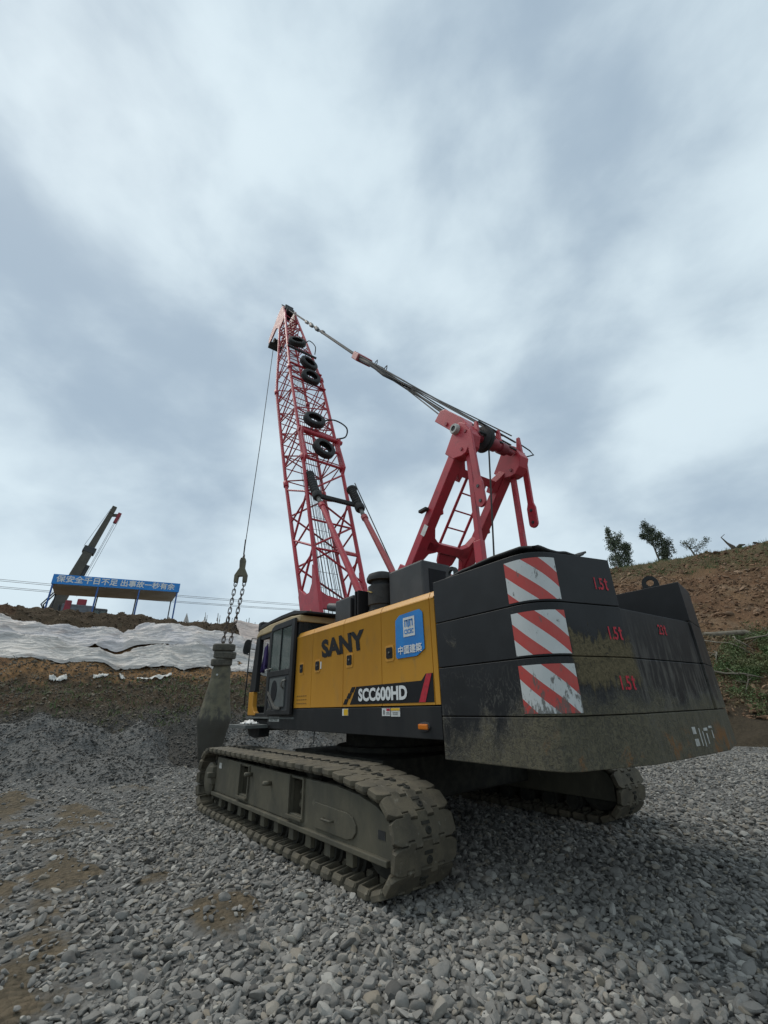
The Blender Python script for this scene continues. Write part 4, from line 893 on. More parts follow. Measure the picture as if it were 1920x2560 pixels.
MB().box(1.0, 1.5, .95, 1.42, 1.75, 1.92).prism([(1.05, 1.9), (.85, 2.6), (.97, 2.63), (1.2, 1.92)], XZ, .97, 1.40).build('seat', 'dark_grey', cab_o, bevel=.04)
MB().box(1.55, 2.35, 1.30, 1.42, 1.50, 1.98).build('console', 'grey_panel', cab_o, bevel=.03)
MB().box(2.2, 2.5, .85, 1.25, 1.50, 2.05).build('front_console', 'dark_grey', cab_o, bevel=.05)
for y in (1.02, 1.2): MB().tube([(2.28, y, 2.05), (2.22, y, 2.3)], .015, 6).tube([(2.22, y, 2.28), (2.20, y, 2.38)], .03, 8).build('control_lever', 'rubber', cab_o)
# open door folded back along the cab side
dr = MB()
D0, D1 = 1.715, 1.765
dr.prism([(.54, 1.475), (.66, 1.475), (.66, 3.04), (.54, 3.04)], XZ, D0, D1).prism([(1.55, 1.475), (1.655, 1.475), (1.665, 2.80), (1.63, 2.93), (1.55, 2.93)], XZ, D0, D1)
dr.prism([(.66, 2.93), (1.63, 2.93), (1.57, 3.0), (1.44, 3.04), (.66, 3.04)], XZ, D0, D1).box(.66, 1.55, D0, D1, 2.10, 2.20).box(.66, 1.55, D0, D1, 1.475, 1.55)
door = dr.build('cab_door', 'black_paint', cab_o, bevel=.008)
def dpart(name, poly, m, a=D1-.03, b=D1-.015): return MB().prism(poly, XZ, a, b).build(name, m, cab_o)
dpart('door_panel', [(.66, 1.55), (1.55, 1.55), (1.55, 2.10), (.66, 2.10)], 'dark_grey')
dpart('door_inner_trim', [(.80, 1.60), (1.20, 1.60), (1.47, 1.80), (1.47, 2.07), (.80, 2.07)], 'grey_panel', D1-.014, D1+.004)
dpart('speaker', [(1.24+.125*math.cos(a), 1.86+.175*math.sin(a)) for a in np.linspace(0, 6.28, 25)[:-1]], 'text_black', D1+.005, D1+.012)
dpart('trim_strip', [(.92, 1.555), (1.17, 1.565), (1.50, 1.80), (1.52, 1.86), (1.46, 1.85), (1.14, 1.605), (.92, 1.595)], 'steel', D1+.006, D1+.02)
dpart('trim_strip', [(1.30, 1.56), (1.50, 1.56), (1.50, 1.572), (1.30, 1.572)], 'steel', D1-.01, D1+.002)
dpart('trim_strip', [(1.33, 1.58), (1.34, 1.575), (1.52, 1.72), (1.51, 1.735)], 'steel', D1-.01, D1+.002)
dpart('door_window', [(.66, 2.20), (1.10, 2.20), (1.10, 2.93), (.66, 2.93)], 'glass', D0+.02, D0+.026)
dpart('door_window', [(1.12, 2.20), (1.55, 2.20), (1.55, 2.93), (1.12, 2.93)], 'glass', D0+.028, D0+.034)
dpart('window_divider', [(1.098, 2.20), (1.122, 2.20), (1.122, 2.93), (1.098, 2.93)], 'text_black', D0+.012, D0+.042)
MB().tube([(.76, D1, 2.02), (.80, D1+.05, 2.0), (.84, D1+.05, 1.93), (.84, D1, 1.88)], .014, 6).build('door_handle', 'steel', cab_o, True)
MB().tube([(1.38, D1, 2.24), (1.40, D1+.05, 2.24), (1.56, D1+.05, 2.22)], .011, 6).build('door_latch', 'steel', cab_o, True)
# mirror, rail, step
mc = V((2.92, 1.77, 2.80)); e1 = V((.25, .97, 0)).normalized(); e2 = V((-.22, -.05, 1)).normalized(); e3 = e1.cross(e2)
ovl = [(.078*math.copysign(abs(math.cos(a))**.75, math.cos(a)), .155*math.copysign(abs(math.sin(a))**.7, math.sin(a))) for a in np.linspace(0, 6.283, 29)[:-1]]
mb = MB().prism(ovl, lambda u, v, h: mc+e1*u+e2*v+e3*h, -.02, .025); mb.build('mirror', 'rubber', cab_o, bevel=.01)
MB().tube([(2.60, 1.69, 2.93), (2.63, 1.78, 2.94), (2.66, 1.79, 2.80), (2.70, 1.78, 2.62), (2.86, 1.78, 2.64), (2.92, 1.77, 2.67)], .011, 6).build('mirror_arm', 'rubber', cab_o, True)
MB().tube([(2.70, 1.78, 2.66), (2.70, 1.78, 2.1), (2.74, 1.77, 1.62)], .014, 6).build('grab_rail', 'rubber', cab_o, True)
MB().box(1.50, 2.42, 1.72, 2.13, 1.262, 1.318).build('step', 'grey_panel', cab_o, bevel=.004)
MB().prism([(1.70, 1.262), (2.36, 1.262), (2.22, 1.12), (1.95, 1.09), (1.72, 1.12)], XZ, 1.60, 1.80).build('step_bracket', 'black_paint', cab_o, bevel=.01)
MB().box(1.70, 2.60, .85, 1.62, 1.21, 1.40).build('cab_mount', 'black_paint', cab_o, bevel=.02)

# ---------------- counterweight
def perim(n=9):
    """left half outline: along the side, round the bend, along the chamfer"""
    B = V((-4.41, 1.72)); C = V((-4.62, .78)); d1 = V((-1, 0)); d2 = (C-B).normalized(); tl = .26
    a, b = B-d1*tl, B+d2*tl; out = [V((-3.07, 1.72)), a]
    for k in range(1, n): t_ = k/n; out.append(a*(1-t_)**2+B*2*t_*(1-t_)+b*t_*t_)
    return out+[b, C]
PL = perim(); L2 = [(p.x, p.y) for p in PL]
T0, T1, T2, T3, T4 = 1.087, 1.467, 1.925, 2.383, 2.848
full = [(-3.07, 1.72), (-4.20, 1.722), (-4.36, 1.69), (-4.42, 1.60), (-4.62, .79)]
base = full+[(x, -y) for x, y in reversed(full)]
cw = MB().prism(base, XY, T0, T1-.0035).build('counterweight', 'cw_paint', crane, bevel=.008)
for i, (a, b) in enumerate(((T1, T2), (T2, T3), (T3, T4))):
    for sg in (1, -1):
        poly = [(x, y*sg) for x, y in L2]+[(-3.07, .786*sg)]
        MB().prism(poly, XY, a+.0035, b-.0035).build('counterweight_slab', 'cw_paint', cw, bevel=.006)
MB().prism([(-4.60, .764), (-4.60, -.764), (-3.07, -.764), (-3.07, .764)], XY, T1+.0035, T2-.0035).build('centre_block', 'cw_paint', cw, bevel=.006)
MB().prism([(-4.60, .764), (-4.60, -.764), (-3.07, -.764), (-3.07, .764)], XY, T2+.0035, T3-.006).build('centre_block', 'cw_paint', cw, bevel=.006)
# striped reflective plates wrapped round the bend
AL = [0]
for a, b in zip(PL, PL[1:]): AL.append(AL[-1]+(b-a).length)
def along(s, off):
    for i in range(len(PL)-1):
        if s <= AL[i+1] or i == len(PL)-2:
            k = (s-AL[i])/(AL[i+1]-AL[i]); d = (PL[i+1]-PL[i]).normalized(); n_ = V((d.y, -d.x)); n_ = n_ if n_.dot(V((-1, 1))) > 0 else -n_
            p = PL[i].lerp(PL[i+1], k)+n_*off; return p
s0 = 4.09-3.07; s1 = AL[-1]-(V((-4.62, .78))-V((-4.455, 1.47))).length
for z0, z1, ph in ((2.405, 2.79, .195), (1.945, 2.31, .015), (1.49, 1.865, .175)):
    n = 14; vs, uvs = [], []
    for i in range(n+1):
        s_ = s0+(s1-s0)*i/n; p = along(s_, .004)
        for z in (z0, z1): vs.append((p.x, p.y, z)); uvs.append((s_-s0, z-z0+ph))
    me = bpy.data.meshes.new('striped_plate'); me.from_pydata(vs, [], [(2*i, 2*i+2, 2*i+3, 2*i+1) for i in range(n)])
    uvl = me.uv_layers.new(name='UVMap')
    for lp in me.loops: uvl.data[lp.index].uv = uvs[lp.vertex_index]
    o = place('striped_plate', me, 'stripes', cw); sm_ = o.modifiers.new('thickness', 'SOLIDIFY'); sm_.thickness = .002; sm_.offset = 0
ch0, ch1 = V((-4.41, 1.72, 0)), V((-4.62, .78, 0)); che = (ch1-ch0).normalized(); chn = V((che.y, -che.x, 0)); chn = chn if chn.x < 0 else -chn
def onch(y, z): k = (1.72-y)/(1.72-.78); q = ch0.lerp(ch1, k); return (q.x+chn.x*.001, q.y+chn.y*.001, z)
def small_t(o_, e_, n_, h):
    f = lambda u, v, q: o_+e_*u+V((0, 0, 1))*v+n_*(.002+q)
    MB().prism([(.013, h), (.013, h*.80), (0, h*.80), (0, h*.66), (.013, h*.66), (.013, h*.12), (.022, 0), (.042, 0), (.042, h*.14), (.031, h*.16), (.031, h*.66), (.044, h*.66), (.044, h*.80), (.031, h*.80), (.031, h)], f, 0, .002).build('lettering', 'text_red', cw)
for y0, y1, z0 in ((1.035, .88, 2.53), (1.00, .845, 2.075), (.995, .83, 1.655)):
    text('lettering', '1.5', onch(y0, z0), che, (0, 0, 1), (y0-y1)*.72, .115, 'text_red', cw, .02, .003); small_t(V(onch(y0-(y0-y1)*.78, z0)), che, chn, .115)
text('lettering', '23', (-4.603, .06, 2.18), (0, -1, 0), (0, 0, 1), .115, .10, 'text_red', cw, .015, .003); small_t(V((-4.603, -.07, 2.18)), V((0, -1, 0)), V((-1, 0, 0)), .10)
for i, (y, z, w_, h_) in enumerate(((-.02, 1.30, .07, .06), (-.02, 1.20, .08, .06), (-.16, 1.24, .018, .15), (-.23, 1.22, .018, .13), (-.27, 1.30, .09, .025), (-.31, 1.22, .022, .09), (-.40, 1.315, .08, .02), (-.45, 1.25, .02, .07))):
    MB().box(-4.6235, -4.6215, y-w_, y, z-h_/2, z+h_/2).build('paint_mark', 'white_worn', cw)
def lug(x, y, z, nrm, parent, s_=1.):
    n_ = V(nrm).normalized(); e = n_.cross(V((0, 0, 1))); arch = [(-.085, -.03), (-.085, .07)]+[(-.085*math.cos(a), .07+.085*math.sin(a)) for a in np.linspace(.3, 2.84, 8)]+[(.085, .07), (.085, -.03)]
    hole = [(.04*math.cos(a), .075+.04*math.sin(a)) for a in np.linspace(0, 6.2832, 13)[:-1]]
    vs = []; n1_ = len(arch); fn = lambda u, v, h: V((x, y, z))+e*u*s_+V((0, 0, 1))*v*s_+n_*h
    bm = bmesh.new()
    for h in (-.02, .02):
        a_ = [bm.verts.new(fn(u, v, h)) for u, v in arch]; b_ = [bm.verts.new(fn(u, v, h)) for u, v in hole]
        ea = [bm.edges.new((a_[i], a_[(i+1) % n1_])) for i in range(n1_)]+[bm.edges.new((b_[i], b_[(i+1) % 12])) for i in range(12)]
        bmesh.ops.triangle_fill(bm, edges=ea, use_beauty=True); vs.append((a_, b_))
    for k in (0, 1):
        l0, l1 = vs[0][k], vs[1][k]
        for i in range(len(l0)): bm.faces.new((l0[i], l0[(i+1) % len(l0)], l1[(i+1) % len(l0)], l1[i]))
    bmesh.ops.recalc_face_normals(bm, faces=bm.faces); me = bpy.data.meshes.new('lifting_lug'); bm.to_mesh(me); bm.free()
    return place('lifting_lug', me, 'black_paint', parent)
lug(-3.27, 1.60, T4-.006, (0, 1, 0), cw); lug(-4.27, -.90, T4-.006, (-.3, 1, 0), cw, 1.1)

# ---------------- gantry (A-frame)
GL, GR = .645, -.505
def gp(z): k = (5.35-z)/(5.35-3.98); return -2.85+k*1.15
GU = V((1.37, 0, 1.15)).normalized()
gan = MB()
gan.prism([(GL-.10, 4.93), (GL-.2, 4.83), (GL-.22, 4.93), (GL-.22, 5.0), (GL-.16, 5.07), (GL-.10, 5.16)], lambda u, v, h: V((gp(v), u, v))+GU*h, -.07, .07)
gan.prism([(GR+.10, 4.90), (GR+.2, 4.83), (GR+.22, 4.93), (GR+.22, 5.0), (GR+.16, 5.07), (GR+.10, 5.16)], lambda u, v, h: V((gp(v), u, v))+GU*h, -.07, .07)
gan.beam((gp(4.955), GL-.18, 4.955), (gp(4.955), GR+.18, 4.955), .13, .10, GU)
ga = gan.build('gantry', 'red', crane, bevel=.008)
for yb, yt in ((GL-.01, GL), (GR, GR)):
    MB().beam((gp(2.55), yb, 2.55), (gp(5.2), yt, 5.2), .17, .16, GU, .19, .17).build('leg', 'red', ga, bevel=.012)
lb = MB().beam((gp(3.965), GL-.09, 3.965), (gp(3.965), GR+.09, 3.965), .15, .12, GU)
for y, sg in ((GL-.10, -1), (GR+.10, 1)):
    lb.prism([(y, 4.22), (y, 3.72), (y+sg*.09, 3.86), (y+sg*.22, 3.90), (y+sg*.22, 4.02), (y+sg*.09, 4.08)], lambda u, v, h: V((gp(v), u, v))+GU*h, -.06, .06)
lb.prism([(.22, 3.90), (.18, 3.78), (.13, 3.74), (-.10, 3.74), (-.15, 3.78), (-.18, 3.90)], lambda u, v, h: V((gp(v), u, v))+GU*h, -.03, .03)
lb.build('cross_beam', 'red', ga, bevel=.008)
for y in (.275, -.155): rod('ladder_rail', (gp(4.03), y, 4.03), (gp(4.92), y, 4.92), .024, 'red', ga)
for z in (4.25, 4.485, 4.72): rod('ladder_rung', (gp(z), .27, z), (gp(z), -.15, z), .014, 'red', ga)
pk = [(-2.50, 5.20), (-2.71, 5.49), (-2.78, 5.57), (-2.88, 5.59), (-2.99, 5.50), (-3.09, 5.27), (-3.03, 5.10), (-2.93, 5.0), (-2.84, 4.99), (-2.66, 5.03)]
for yc_, w_ in ((GL, .105), (GR, .105)):
    MB().prism(pk, XZ, yc_-w_, yc_+w_).build('peak_plate', 'red', ga, bevel=.012)
    for x, z in ((-2.98, 5.36), (-2.86, 5.10)): MB().lathe([(.0, 0), (.028, 0), (.025, .015), (.0, .015)], (x, yc_+w_, z), (0, 1, 0), 12).build('pin', 'rig_red', ga)
MB().lathe([(.045, .0), (.085, .0), (.085, .05), (.075, .07), (.045, .07)], (-2.80, GL+.105, 5.49), (0, 1, 0), 24, False).build('rope_ring', 'white_worn', ga, 'auto')
MB().lathe([(.0, .01), (.05, .01), (.05, .06), (.0, .06)], (-2.80, GL+.105, 5.49), (0, 1, 0), 16).build('pin_cap', 'rubber', ga)
MB().lathe([(.055, -.36), (.055, -.20), (.10, -.20), (.10, -.06), (.075, -.06), (.075, .05), (.11, .05), (.11, .20), (.06, .20), (.06, .50)], (-2.96, .02, 5.36), (0, 1, 0), 20).build('head_shaft', 'rig_red', ga, 'auto')
MB().lathe([(.0, -.05), (.20, -.05), (.21, -.045), (.17, 0), (.21, .045), (.20, .05), (.0, .05)], (-2.95, .33, 5.38), (0, 1, 0), 28).build('sheave', 'rubber', ga, 'auto')
MB().lathe([(.0, -.04), (.12, -.04), (.12, .04), (.0, .04)], (-2.95, .19, 5.38), (0, 1, 0), 20).build('sheave', 'rubber', ga, 'auto')
MB().prism([(-2.14, 6.13), (-2.30, 6.26), (-2.42, 6.22), (-2.74, 5.86), (-2.90, 5.60), (-2.76, 5.46), (-2.57, 5.64)], XZ, .28, .56).build('sheave_housing', 'red', ga, bevel=.012)
MB().lathe([(.0, 0), (.035, 0), (.035, .02), (.0, .02)], (-2.42, .56, 5.90), (0, 1, 0), 12).build('pin', 'rig_red', ga)
for yc_, x, zb, zt in ((GL, -2.91, 2.55, 5.02), (GR-.02, -2.79, 2.55, 5.02)):
    st_ = MB().beam((x+.02, yc_, zb), (x, yc_, zt), .07, .085, (1, 0, 0)); st_.beam((x+.02, yc_-.0, zb), (x+.015, yc_, 3.62), .10, .13, (1, 0, 0)); st_.build('rear_strut', 'red', ga, bevel=.008)
def link(x0, z0, x1, z1, y, w0, w1, kx):
    a, b = V((x0, z0)), V((x1, z1)); d = (b-a).normalized(); n_ = V((-d.y, d.x)); mid_ = a.lerp(b, .68)
    poly = [a+n_*w0, mid_+n_*w0, a.lerp(b, .76)+n_*w1]+[b+(n_*math.cos(t_)+d*math.sin(t_))*w1 for t_ in np.linspace(0, math.pi, 9)]+[a.lerp(b, .76)-n_*w1, mid_-n_*w0, a-n_*w0]
    o = MB().prism([(p.x, p.y) for p in poly], XZ, y-.022, y+.022).build('hanging_link', 'red', ga, bevel=.005)
    for k in (.80, .99):
        c = a.lerp(b, k); MB().lathe([(.0, 0), (.026, 0), (.024, .012), (.0, .012)], (c.x, y+.022, c.y), (0, 1, 0), 12).build('pin', 'dark_grey', ga)
link(-3.03, 5.35, -3.10, 4.12, .73, .05, .078, 0); link(-2.92, 5.30, -2.90, 4.20, -.72, .05, .078, 0)
for (a, b, r_) in (((-3.05, .50, 5.60), (-2.90, -.60, 5.70), .017), ((-3.06, .52, 5.40), (-3.0, -.64, 5.42), .020), ((-2.93, .50, 5.61), (-2.80, -.60, 5.70), .017)): rod('guard_rail', a, b, r_, 'dark_grey', ga, 6)
for y, z in ((.50, 5.62), (-.02, 5.66), (-.55, 5.71)): MB().beam((-2.98, y, 5.38), (-3.0, y, z), .06, .10, (1, 0, 0), .04, .05).build('rail_post', 'red', ga)
MB().tube([(-2.95, -.6, 5.66), (-2.98, -.86, 5.58), (-3.0, -.92, 5.50), (-2.96, -.74, 5.42)], .012, 6).build('hose_loop', 'rubber', ga, True)
rod('gantry_rope', (-2.95, .20, 5.35), (-2.66, .20, 2.6), .013, 'rope', ga, 6)
MB().box(-2.05, -1.95, GL+.11, GL+.114, 4.22, 4.40).build('sticker', 'white', ga, mtx=Matrix.Translation((-1.9, 0, 4.1)) @ Matrix.Rotation(R(-40), 4, 'Y') @ Matrix.Translation((1.99, 0, -4.31)))
MB().box(gp(4.42)-.04, gp(4.42)+.14, GL-.15, GL-.10, 4.36, 4.47).build('clamp', 'red', ga, bevel=.01)
MB().box(gp(4.35)-.02, gp(4.35)+.16, GL+.09, GL+.17, 4.40, 4.45).build('clamp', 'rubber', ga, bevel=.01)
MB().box(gp(4.35)-.04, gp(4.35)+.10, GR-.16, GR-.09, 4.30, 4.42).build('clamp', 'rig_red', ga, bevel=.01)
for y in (GL, GR):
    MB().prism([(gp(3.62)-.02, 3.62), (gp(3.62)+.20, 3.74), (gp(3.62)+.28, 3.66), (gp(3.5)+.24, 3.42), (gp(3.4), 3.40)], XZ, y+.03, y+.07).build('foot_lug', 'red', ga, bevel=.01)

# ---------------- boom
TH = R(70.03); BF = V((1.519, 0, 1.74)); bu = V((math.cos(TH), 0, math.sin(TH))); bn_ = V((-math.sin(TH), 0, math.cos(TH)))
SEC = [(0, .643, .20), (1.6, .643, .40), (2.5, .643, .42), (6.6, .643, .592), (11.6, .643, .592), (17.4, .26, .27)]
def sec(s):
    for (a, w0, d0), (b, w1, d1) in zip(SEC, SEC[1:]):
        if s <= b: k = (s-a)/(b-a); return w0+(w1-w0)*k, d0+(d1-d0)*k
    return SEC[-1][1:]
def bp(s, side, back, dw=0., dd=0.):
    w_, d_ = sec(s); return BF+bu*s+bn_*(back*(d_+dd))+V((0, side*(w_+dw), 0))
bm_ = MB()
for sg in (1, -1):
    poly = [(-.12, 0)]; pts_ = [(-.15, -.16), (1.4, -.42), (2.55, -.46), (2.75, -.38), (2.42, -.12), (2.36, .08), (2.5, .25), (2.95, .38), (2.55, .47), (1.4, .43), (-.15, .16)]
    bm_.prism(pts_, lambda u, v, h: BF+bu*u+bn_*v+V((0, h, 0)), sg*.60, sg*.70)
bo = bm_.build('boom', 'red', crane, bevel=.01)
MB().prism([(-.62, -.20), (.62, -.20), (.62, .30), (.40, .16), (0, .08), (-.40, .16), (-.62, .30)], lambda u, v, h: BF+bu*(2.0+v)+bn_*h+V((0, u, 0)), .30, .36).build('foot_plate', 'red', bo, bevel=.01)
rod('cross_tube', BF+bu*2.3+bn_*(-.3)+V((0, .62, 0)), BF+bu*2.3+bn_*(-.3)+V((0, -.62, 0)), .05, 'red', bo)
brks = [2.45, 6.6, 11.6, 17.4]
for side in (1, -1):
    for back in (1, -1):
        for a, b in zip(brks, brks[1:]): rod('chord', bp(a, side, back), bp(b, side, back), .054 if b < 12 else .050, 'red', bo, 12)
        for s_ in (6.6, 11.6): 
            d = bu*.10; c = bp(s_, side, back); rod('chord_joint', c-d, c+d, .082, 'red', bo, 12)
def lace(stn, r_, m='red', flip=0):
    for i, (a, b) in enumerate(zip(stn, stn[1:])):
        k = (i+flip) % 2
        for side in (1, -1): rod('brace', bp(a, side, 1 if k else -1), bp(b, side, -1 if k else 1), r_, m, bo, 6)
        for back in (1, -1): rod('brace', bp(a, 1 if k else -1, back), bp(b, -1 if k else 1, back), r_*.95, m, bo, 6)
lace([2.6, 3.45, 4.35, 5.25, 6.35], .030)
lace(list(np.linspace(6.75, 11.45, 9)), .023, flip=1)
lace([11.75, 12.4, 13.05, 13.7, 14.3, 14.85, 15.35, 15.8, 16.2, 16.55, 16.9], .020, flip=1)
for s_ in (3.3, 4.2, 5.1):
    for side in (1, -1): rod('brace', bp(s_, side, 1), bp(s_-.10, side, -1), .026, 'red', bo, 6)
    rod('brace', bp(s_+.1, 1, 1), bp(s_+.1, -1, 1), .028, 'red', bo, 6)
for s_ in list(np.linspace(6.75, 11.45, 9))[::1]+[12.4, 13.7, 14.85]:
    for side in (1, -1): rod('brace', bp(s_, side, 1), bp(s_, side, -1), .018, 'red', bo, 6)
    for back in (1, -1): rod('brace', bp(s_, 1, back), bp(s_, -1, back), .018, 'red', bo, 6)
for s_, r_, ex_, m_ in ((7.85, .075, .18, 'red'), (6.55, .04, .02, 'red'), (11.9, .045, .04, 'red'), (10.9, .04, .04, 'red'), (13.35, .05, .14, 'dark_grey')):
    rod('cross_tube', bp(s_, 1, 1, ex_*.3, .06), bp(s_, -1, 1, ex_, .06), r_, m_, bo, 10)
MB().prism([(-.64, -.10), (.64, -.10), (.64, .06), (.2, .10), (-.2, .10), (-.64, .06)], lambda u, v, h: BF+bu*(8.1+v)+bn_*h+V((0, u, 0)), .55, .60).build('cross_plate', 'red', bo, bevel=.01)
for side in (1, -1):   # brackets for the backstops
    MB().prism([(6.3, .56), (6.5, .78), (7.5, .74), (7.75, .86), (7.85, .80), (7.7, .62), (7.6, .56)], lambda u, v, h: BF+bu*u+bn_*v+V((0, h, 0)), side*.60, side*.67).build('backstop_bracket', 'red', bo, bevel=.01)
MB().tube([BF+bu*(2.05-.22*math.sin(a))+bn_*(-.06-.20*math.cos(a))+V((0, .703, 0)) for a in np.linspace(.2, 2.4, 9)], .018, 6).build('paint_mark', 'cream', bo)
# ropes inside the boom and a wire guard
for k in range(7): rod('hoist_rope', BF+bu*1.2+bn_*(.05-.03*k)+V((0, -.30+.09*k, 0)), BF+bu*17.0+bn_*(-.1)+V((0, -.12+.04*k, 0)), .009, 'rope', bo, 5)
for k in range(8): rod('guard_wire', BF+bu*2.3+bn_*(-.38)+V((0, -.5+.085*k, 0)), BF+bu*7.6+bn_*(-.55)+V((0, -.52+.085*k, 0)), .008, 'rope', bo, 5)
for k in range(10): rod('guard_wire', BF+bu*(2.4+.5*k)+bn_*(-.39-.015*k)+V((0, -.52, 0)), BF+bu*(2.4+.5*k)+bn_*(-.39-.015*k)+V((0, .12, 0)), .006, 'rope', bo, 5)
# boom head
hd = MB()
for sg in (1, -1):
    hd.prism([(16.7, .27), (17.75, .32), (17.98, .10), (17.95, -.25), (17.62, -1.40), (17.36, -1.52), (17.18, -1.36), (17.22, -.60), (16.6, -.30)], lambda u, v, h: BF+bu*u+bn_*v+V((0, h, 0)), sg*.27, sg*.33)
hd.build('boom_head', 'pink_red', bo, bevel=.012)
for u, v, r_ in ((17.36, -1.30, .17), (17.72, -.05, .20), (17.62, .22, .16)):
    MB().lathe([(.0, -.16), (r_, -.16), (r_, -.10), (r_*.8, -.06), (r_, 0), (r_*.8, .06), (r_, .10), (r_, .16), (.0, .16)], BF+bu*u+bn_*v, (0, 1, 0), 20).build('sheave', 'rubber', bo, 'auto')
for k in range(6): rod('brace', BF+bu*(16.5-.25*k)+bn_*(-.30-.01*k)+V((0, .27, 0)), BF+bu*(17.0-.25*k)+bn_*(.2)+V((0, -.27, 0)), .03, 'pink_red', bo, 6)
MB().tube([BF+bu*17.8+bn_*.2+V((0, .3, 0)), BF+bu*18.25+bn_*.15+V((0, .3, 0)), BF+bu*18.25+bn_*.15+V((0, -.33, 0)), BF+bu*17.8+bn_*.2+V((0, -.33, 0))], .022, 6).build('head_guard', 'dark_grey', bo)
MB().box(-.09, .09, -.2, .2, -.12, .12, Matrix.Translation(BF+bu*17.95+bn_*.22)).build('head_bracket', 'dark_grey', bo, bevel=.02)
MB().prism([(17.14, -1.25), (17.02, -1.56), (17.10, -1.60), (17.26, -1.44)], lambda u, v, h: BF+bu*u+bn_*v+V((0, h, 0)), -.30, .34).build('rope_guide', 'rubber', bo, bevel=.02)
def loop(pts_, r_, nm='hose_loop'):
    P_ = [V(p) for p in pts_]; out = []
    for i in range(len(P_)-1):
        p0, p1, p2, p3 = P_[max(i-1, 0)], P_[i], P_[i+1], P_[min(i+2, len(P_)-1)]
        for k in range(6):
            t_ = k/6; out.append(.5*((2*p1)+(p2-p0)*t_+(2*p0-5*p1+4*p2-p3)*t_*t_+(3*p1-p0-3*p2+p3)*t_**3))
    MB().tube(out+[P_[-1]], r_, 6).build(nm, 'rubber', bo, True)
loop([bp(8.6, -1, 1, -.5, .1), bp(8.75, -1, 1, -.05, .25), bp(8.5, -1, 1, .35, .3), bp(8.1, -1, 1, .30, .2), bp(7.95, -1, 1, 0, .1)], .025)
loop([bp(14.1, -1, 1, -.25, .08), bp(14.5, -1, 1, .0, .2), bp(14.2, -1, 1, .22, .2), bp(13.6, -1, 1, .12, .1)], .02)
loop([bp(13.2, -1, 1, -.3, .1), bp(11.6, -1, 1, -.32, .12), bp(11.2, -1, 1, -.28, .1)], .012, 'rope_end')

# backstops: red tubes with black spring sleeves
for y, pts_ in ((.50, ((.28, 3.44), (2.21, 6.27), (2.47, 6.62), (3.03, 7.50))), (-.50, ((.30, 3.75), (1.77, 6.01), (1.97, 6.33), (2.40, 7.06)))):
    p0, p1, p2, p3 = [V((a, y, b)) for a, b in pts_]; ax = (p3-p2).normalized()
    root_ = p0-(p1-p0).normalized()*1.6; L_ = (p1-root_).length
    b_ = MB().tube([root_, p1], [.080, .066], 14).lathe([(.086, -.12), (.086, 0)], p1, (p1-p0), 14).build('backstop', 'red' if y > 0 else 'pink_red', crane, 'auto')
    MB().tube([p1, p2], .055, 10).build('piston_rod', 'steel', b_, True)
    sl_ = (p3-p2).length; prof = [(.0, -.10), (.11, -.10), (.132, -.05), (.132, .06), (.105, .07)]
    nr_ = 15
    for k in range(nr_): h = .08+(sl_-.16)*k/nr_; prof += [(.105, h), (.118, h+.3*(sl_-.16)/nr_), (.105, h+.6*(sl_-.16)/nr_)]
    prof += [(.145, sl_-.06), (.15, sl_), (.0, sl_)]
    MB().lathe(prof, p2, ax, 20).build('spring_sleeve', 'rubber', b_, 'auto')
    for k in range(nr_): 
        if k % 2 == 0: MB().lathe([(.107, 0), (.121, .008), (.107, .016)], p2+ax*(.09+(sl_-.16)*k/nr_), ax, 20, False).build('spring_coil', 'steel', b_, True)
MB().beam((2.42, .52, 6.60), (2.10, -.52, 6.45), .11, .12).build('backstop_tie', 'rubber', crane, bevel=.03)
rod('auxiliary_rope', (2.42, -.62, 7.3), (.05, -.62, 3.2), .014, 'rope', crane, 6)

# pendant ropes and equaliser
EQ = V((1.17, 0, 10.58)); ed = V((5.4, 0, 6.75)).normalized(); eu = V((-ed.z, 0, ed.x)); ey = V((0, 1, 0))
eqo = MB().prism([(-.36, -.20), (-.32, -.24), (.05, -.24), (.30, -.13), (.36, -.06), (.36, .06), (.30, .13), (.05, .24), (-.32, .24), (-.36, .20)], lambda u, v, h: EQ+ed*u+ey*v+eu*h, -.10, .10).build('equaliser', 'pink_red', crane, bevel=.02)
tip = BF+bu*17.62+bn_*.30
for y in (.06, -.10):
    a = EQ+ed*.30+ey*y; b = tip+ey*(y*1.6); d = b-a
    rod('pendant_rope', a, a+d*.42, .034, 'rope', eqo, 8); rod('pendant_rope', a+d*.42, b, .022, 'rope', eqo, 7)
    for k in (.44, .53, .62):
        q = a+d*k+ey*random.uniform(-.02, .02); MB().tube([q-d.normalized()*.22, q-d.normalized()*.1, q, q+d.normalized()*.1, q+d.normalized()*.22], [.03, .07, .05, .075, .03], 8).build('rope_shackle', 'steel' if k > .5 else 'dark_grey', eqo, True)
hd0 = V((-2.35, 0, 6.06))
for k in range(10):
    t_ = k/9; a = EQ-ed*.34+ey*(-.20+.40*t_)+eu*(.06 if k % 2 else -.04); b = V((-2.32, .46-.12*k if k < 6 else .40-.12*k, 6.10+.07*(k % 3)))
    if k >= 6: b = V((-2.98, .36-.13*(k-5), 5.62))
    m1_ = a.lerp(b, .47)+eu*0; m1_.y = a.y*.9; rod('reeving_rope', a, m1_, .017, 'rope', eqo, 6); rod('reeving_rope', m1_, b, .014, 'rope', eqo, 6)
for k, y in enumerate((.16, .05, -.07, -.18)):
    a = EQ-ed*.36+ey*y; b = a+(V((-1.0, y*.8, 7.9))-a)*.92; MB().tube([a, a.lerp(b, .3)+eu*.03, a.lerp(b, .6)-eu*.03, b], [.045, .06, .05, .02], 8).build('rope_sleeve', 'rubber', eqo, True)
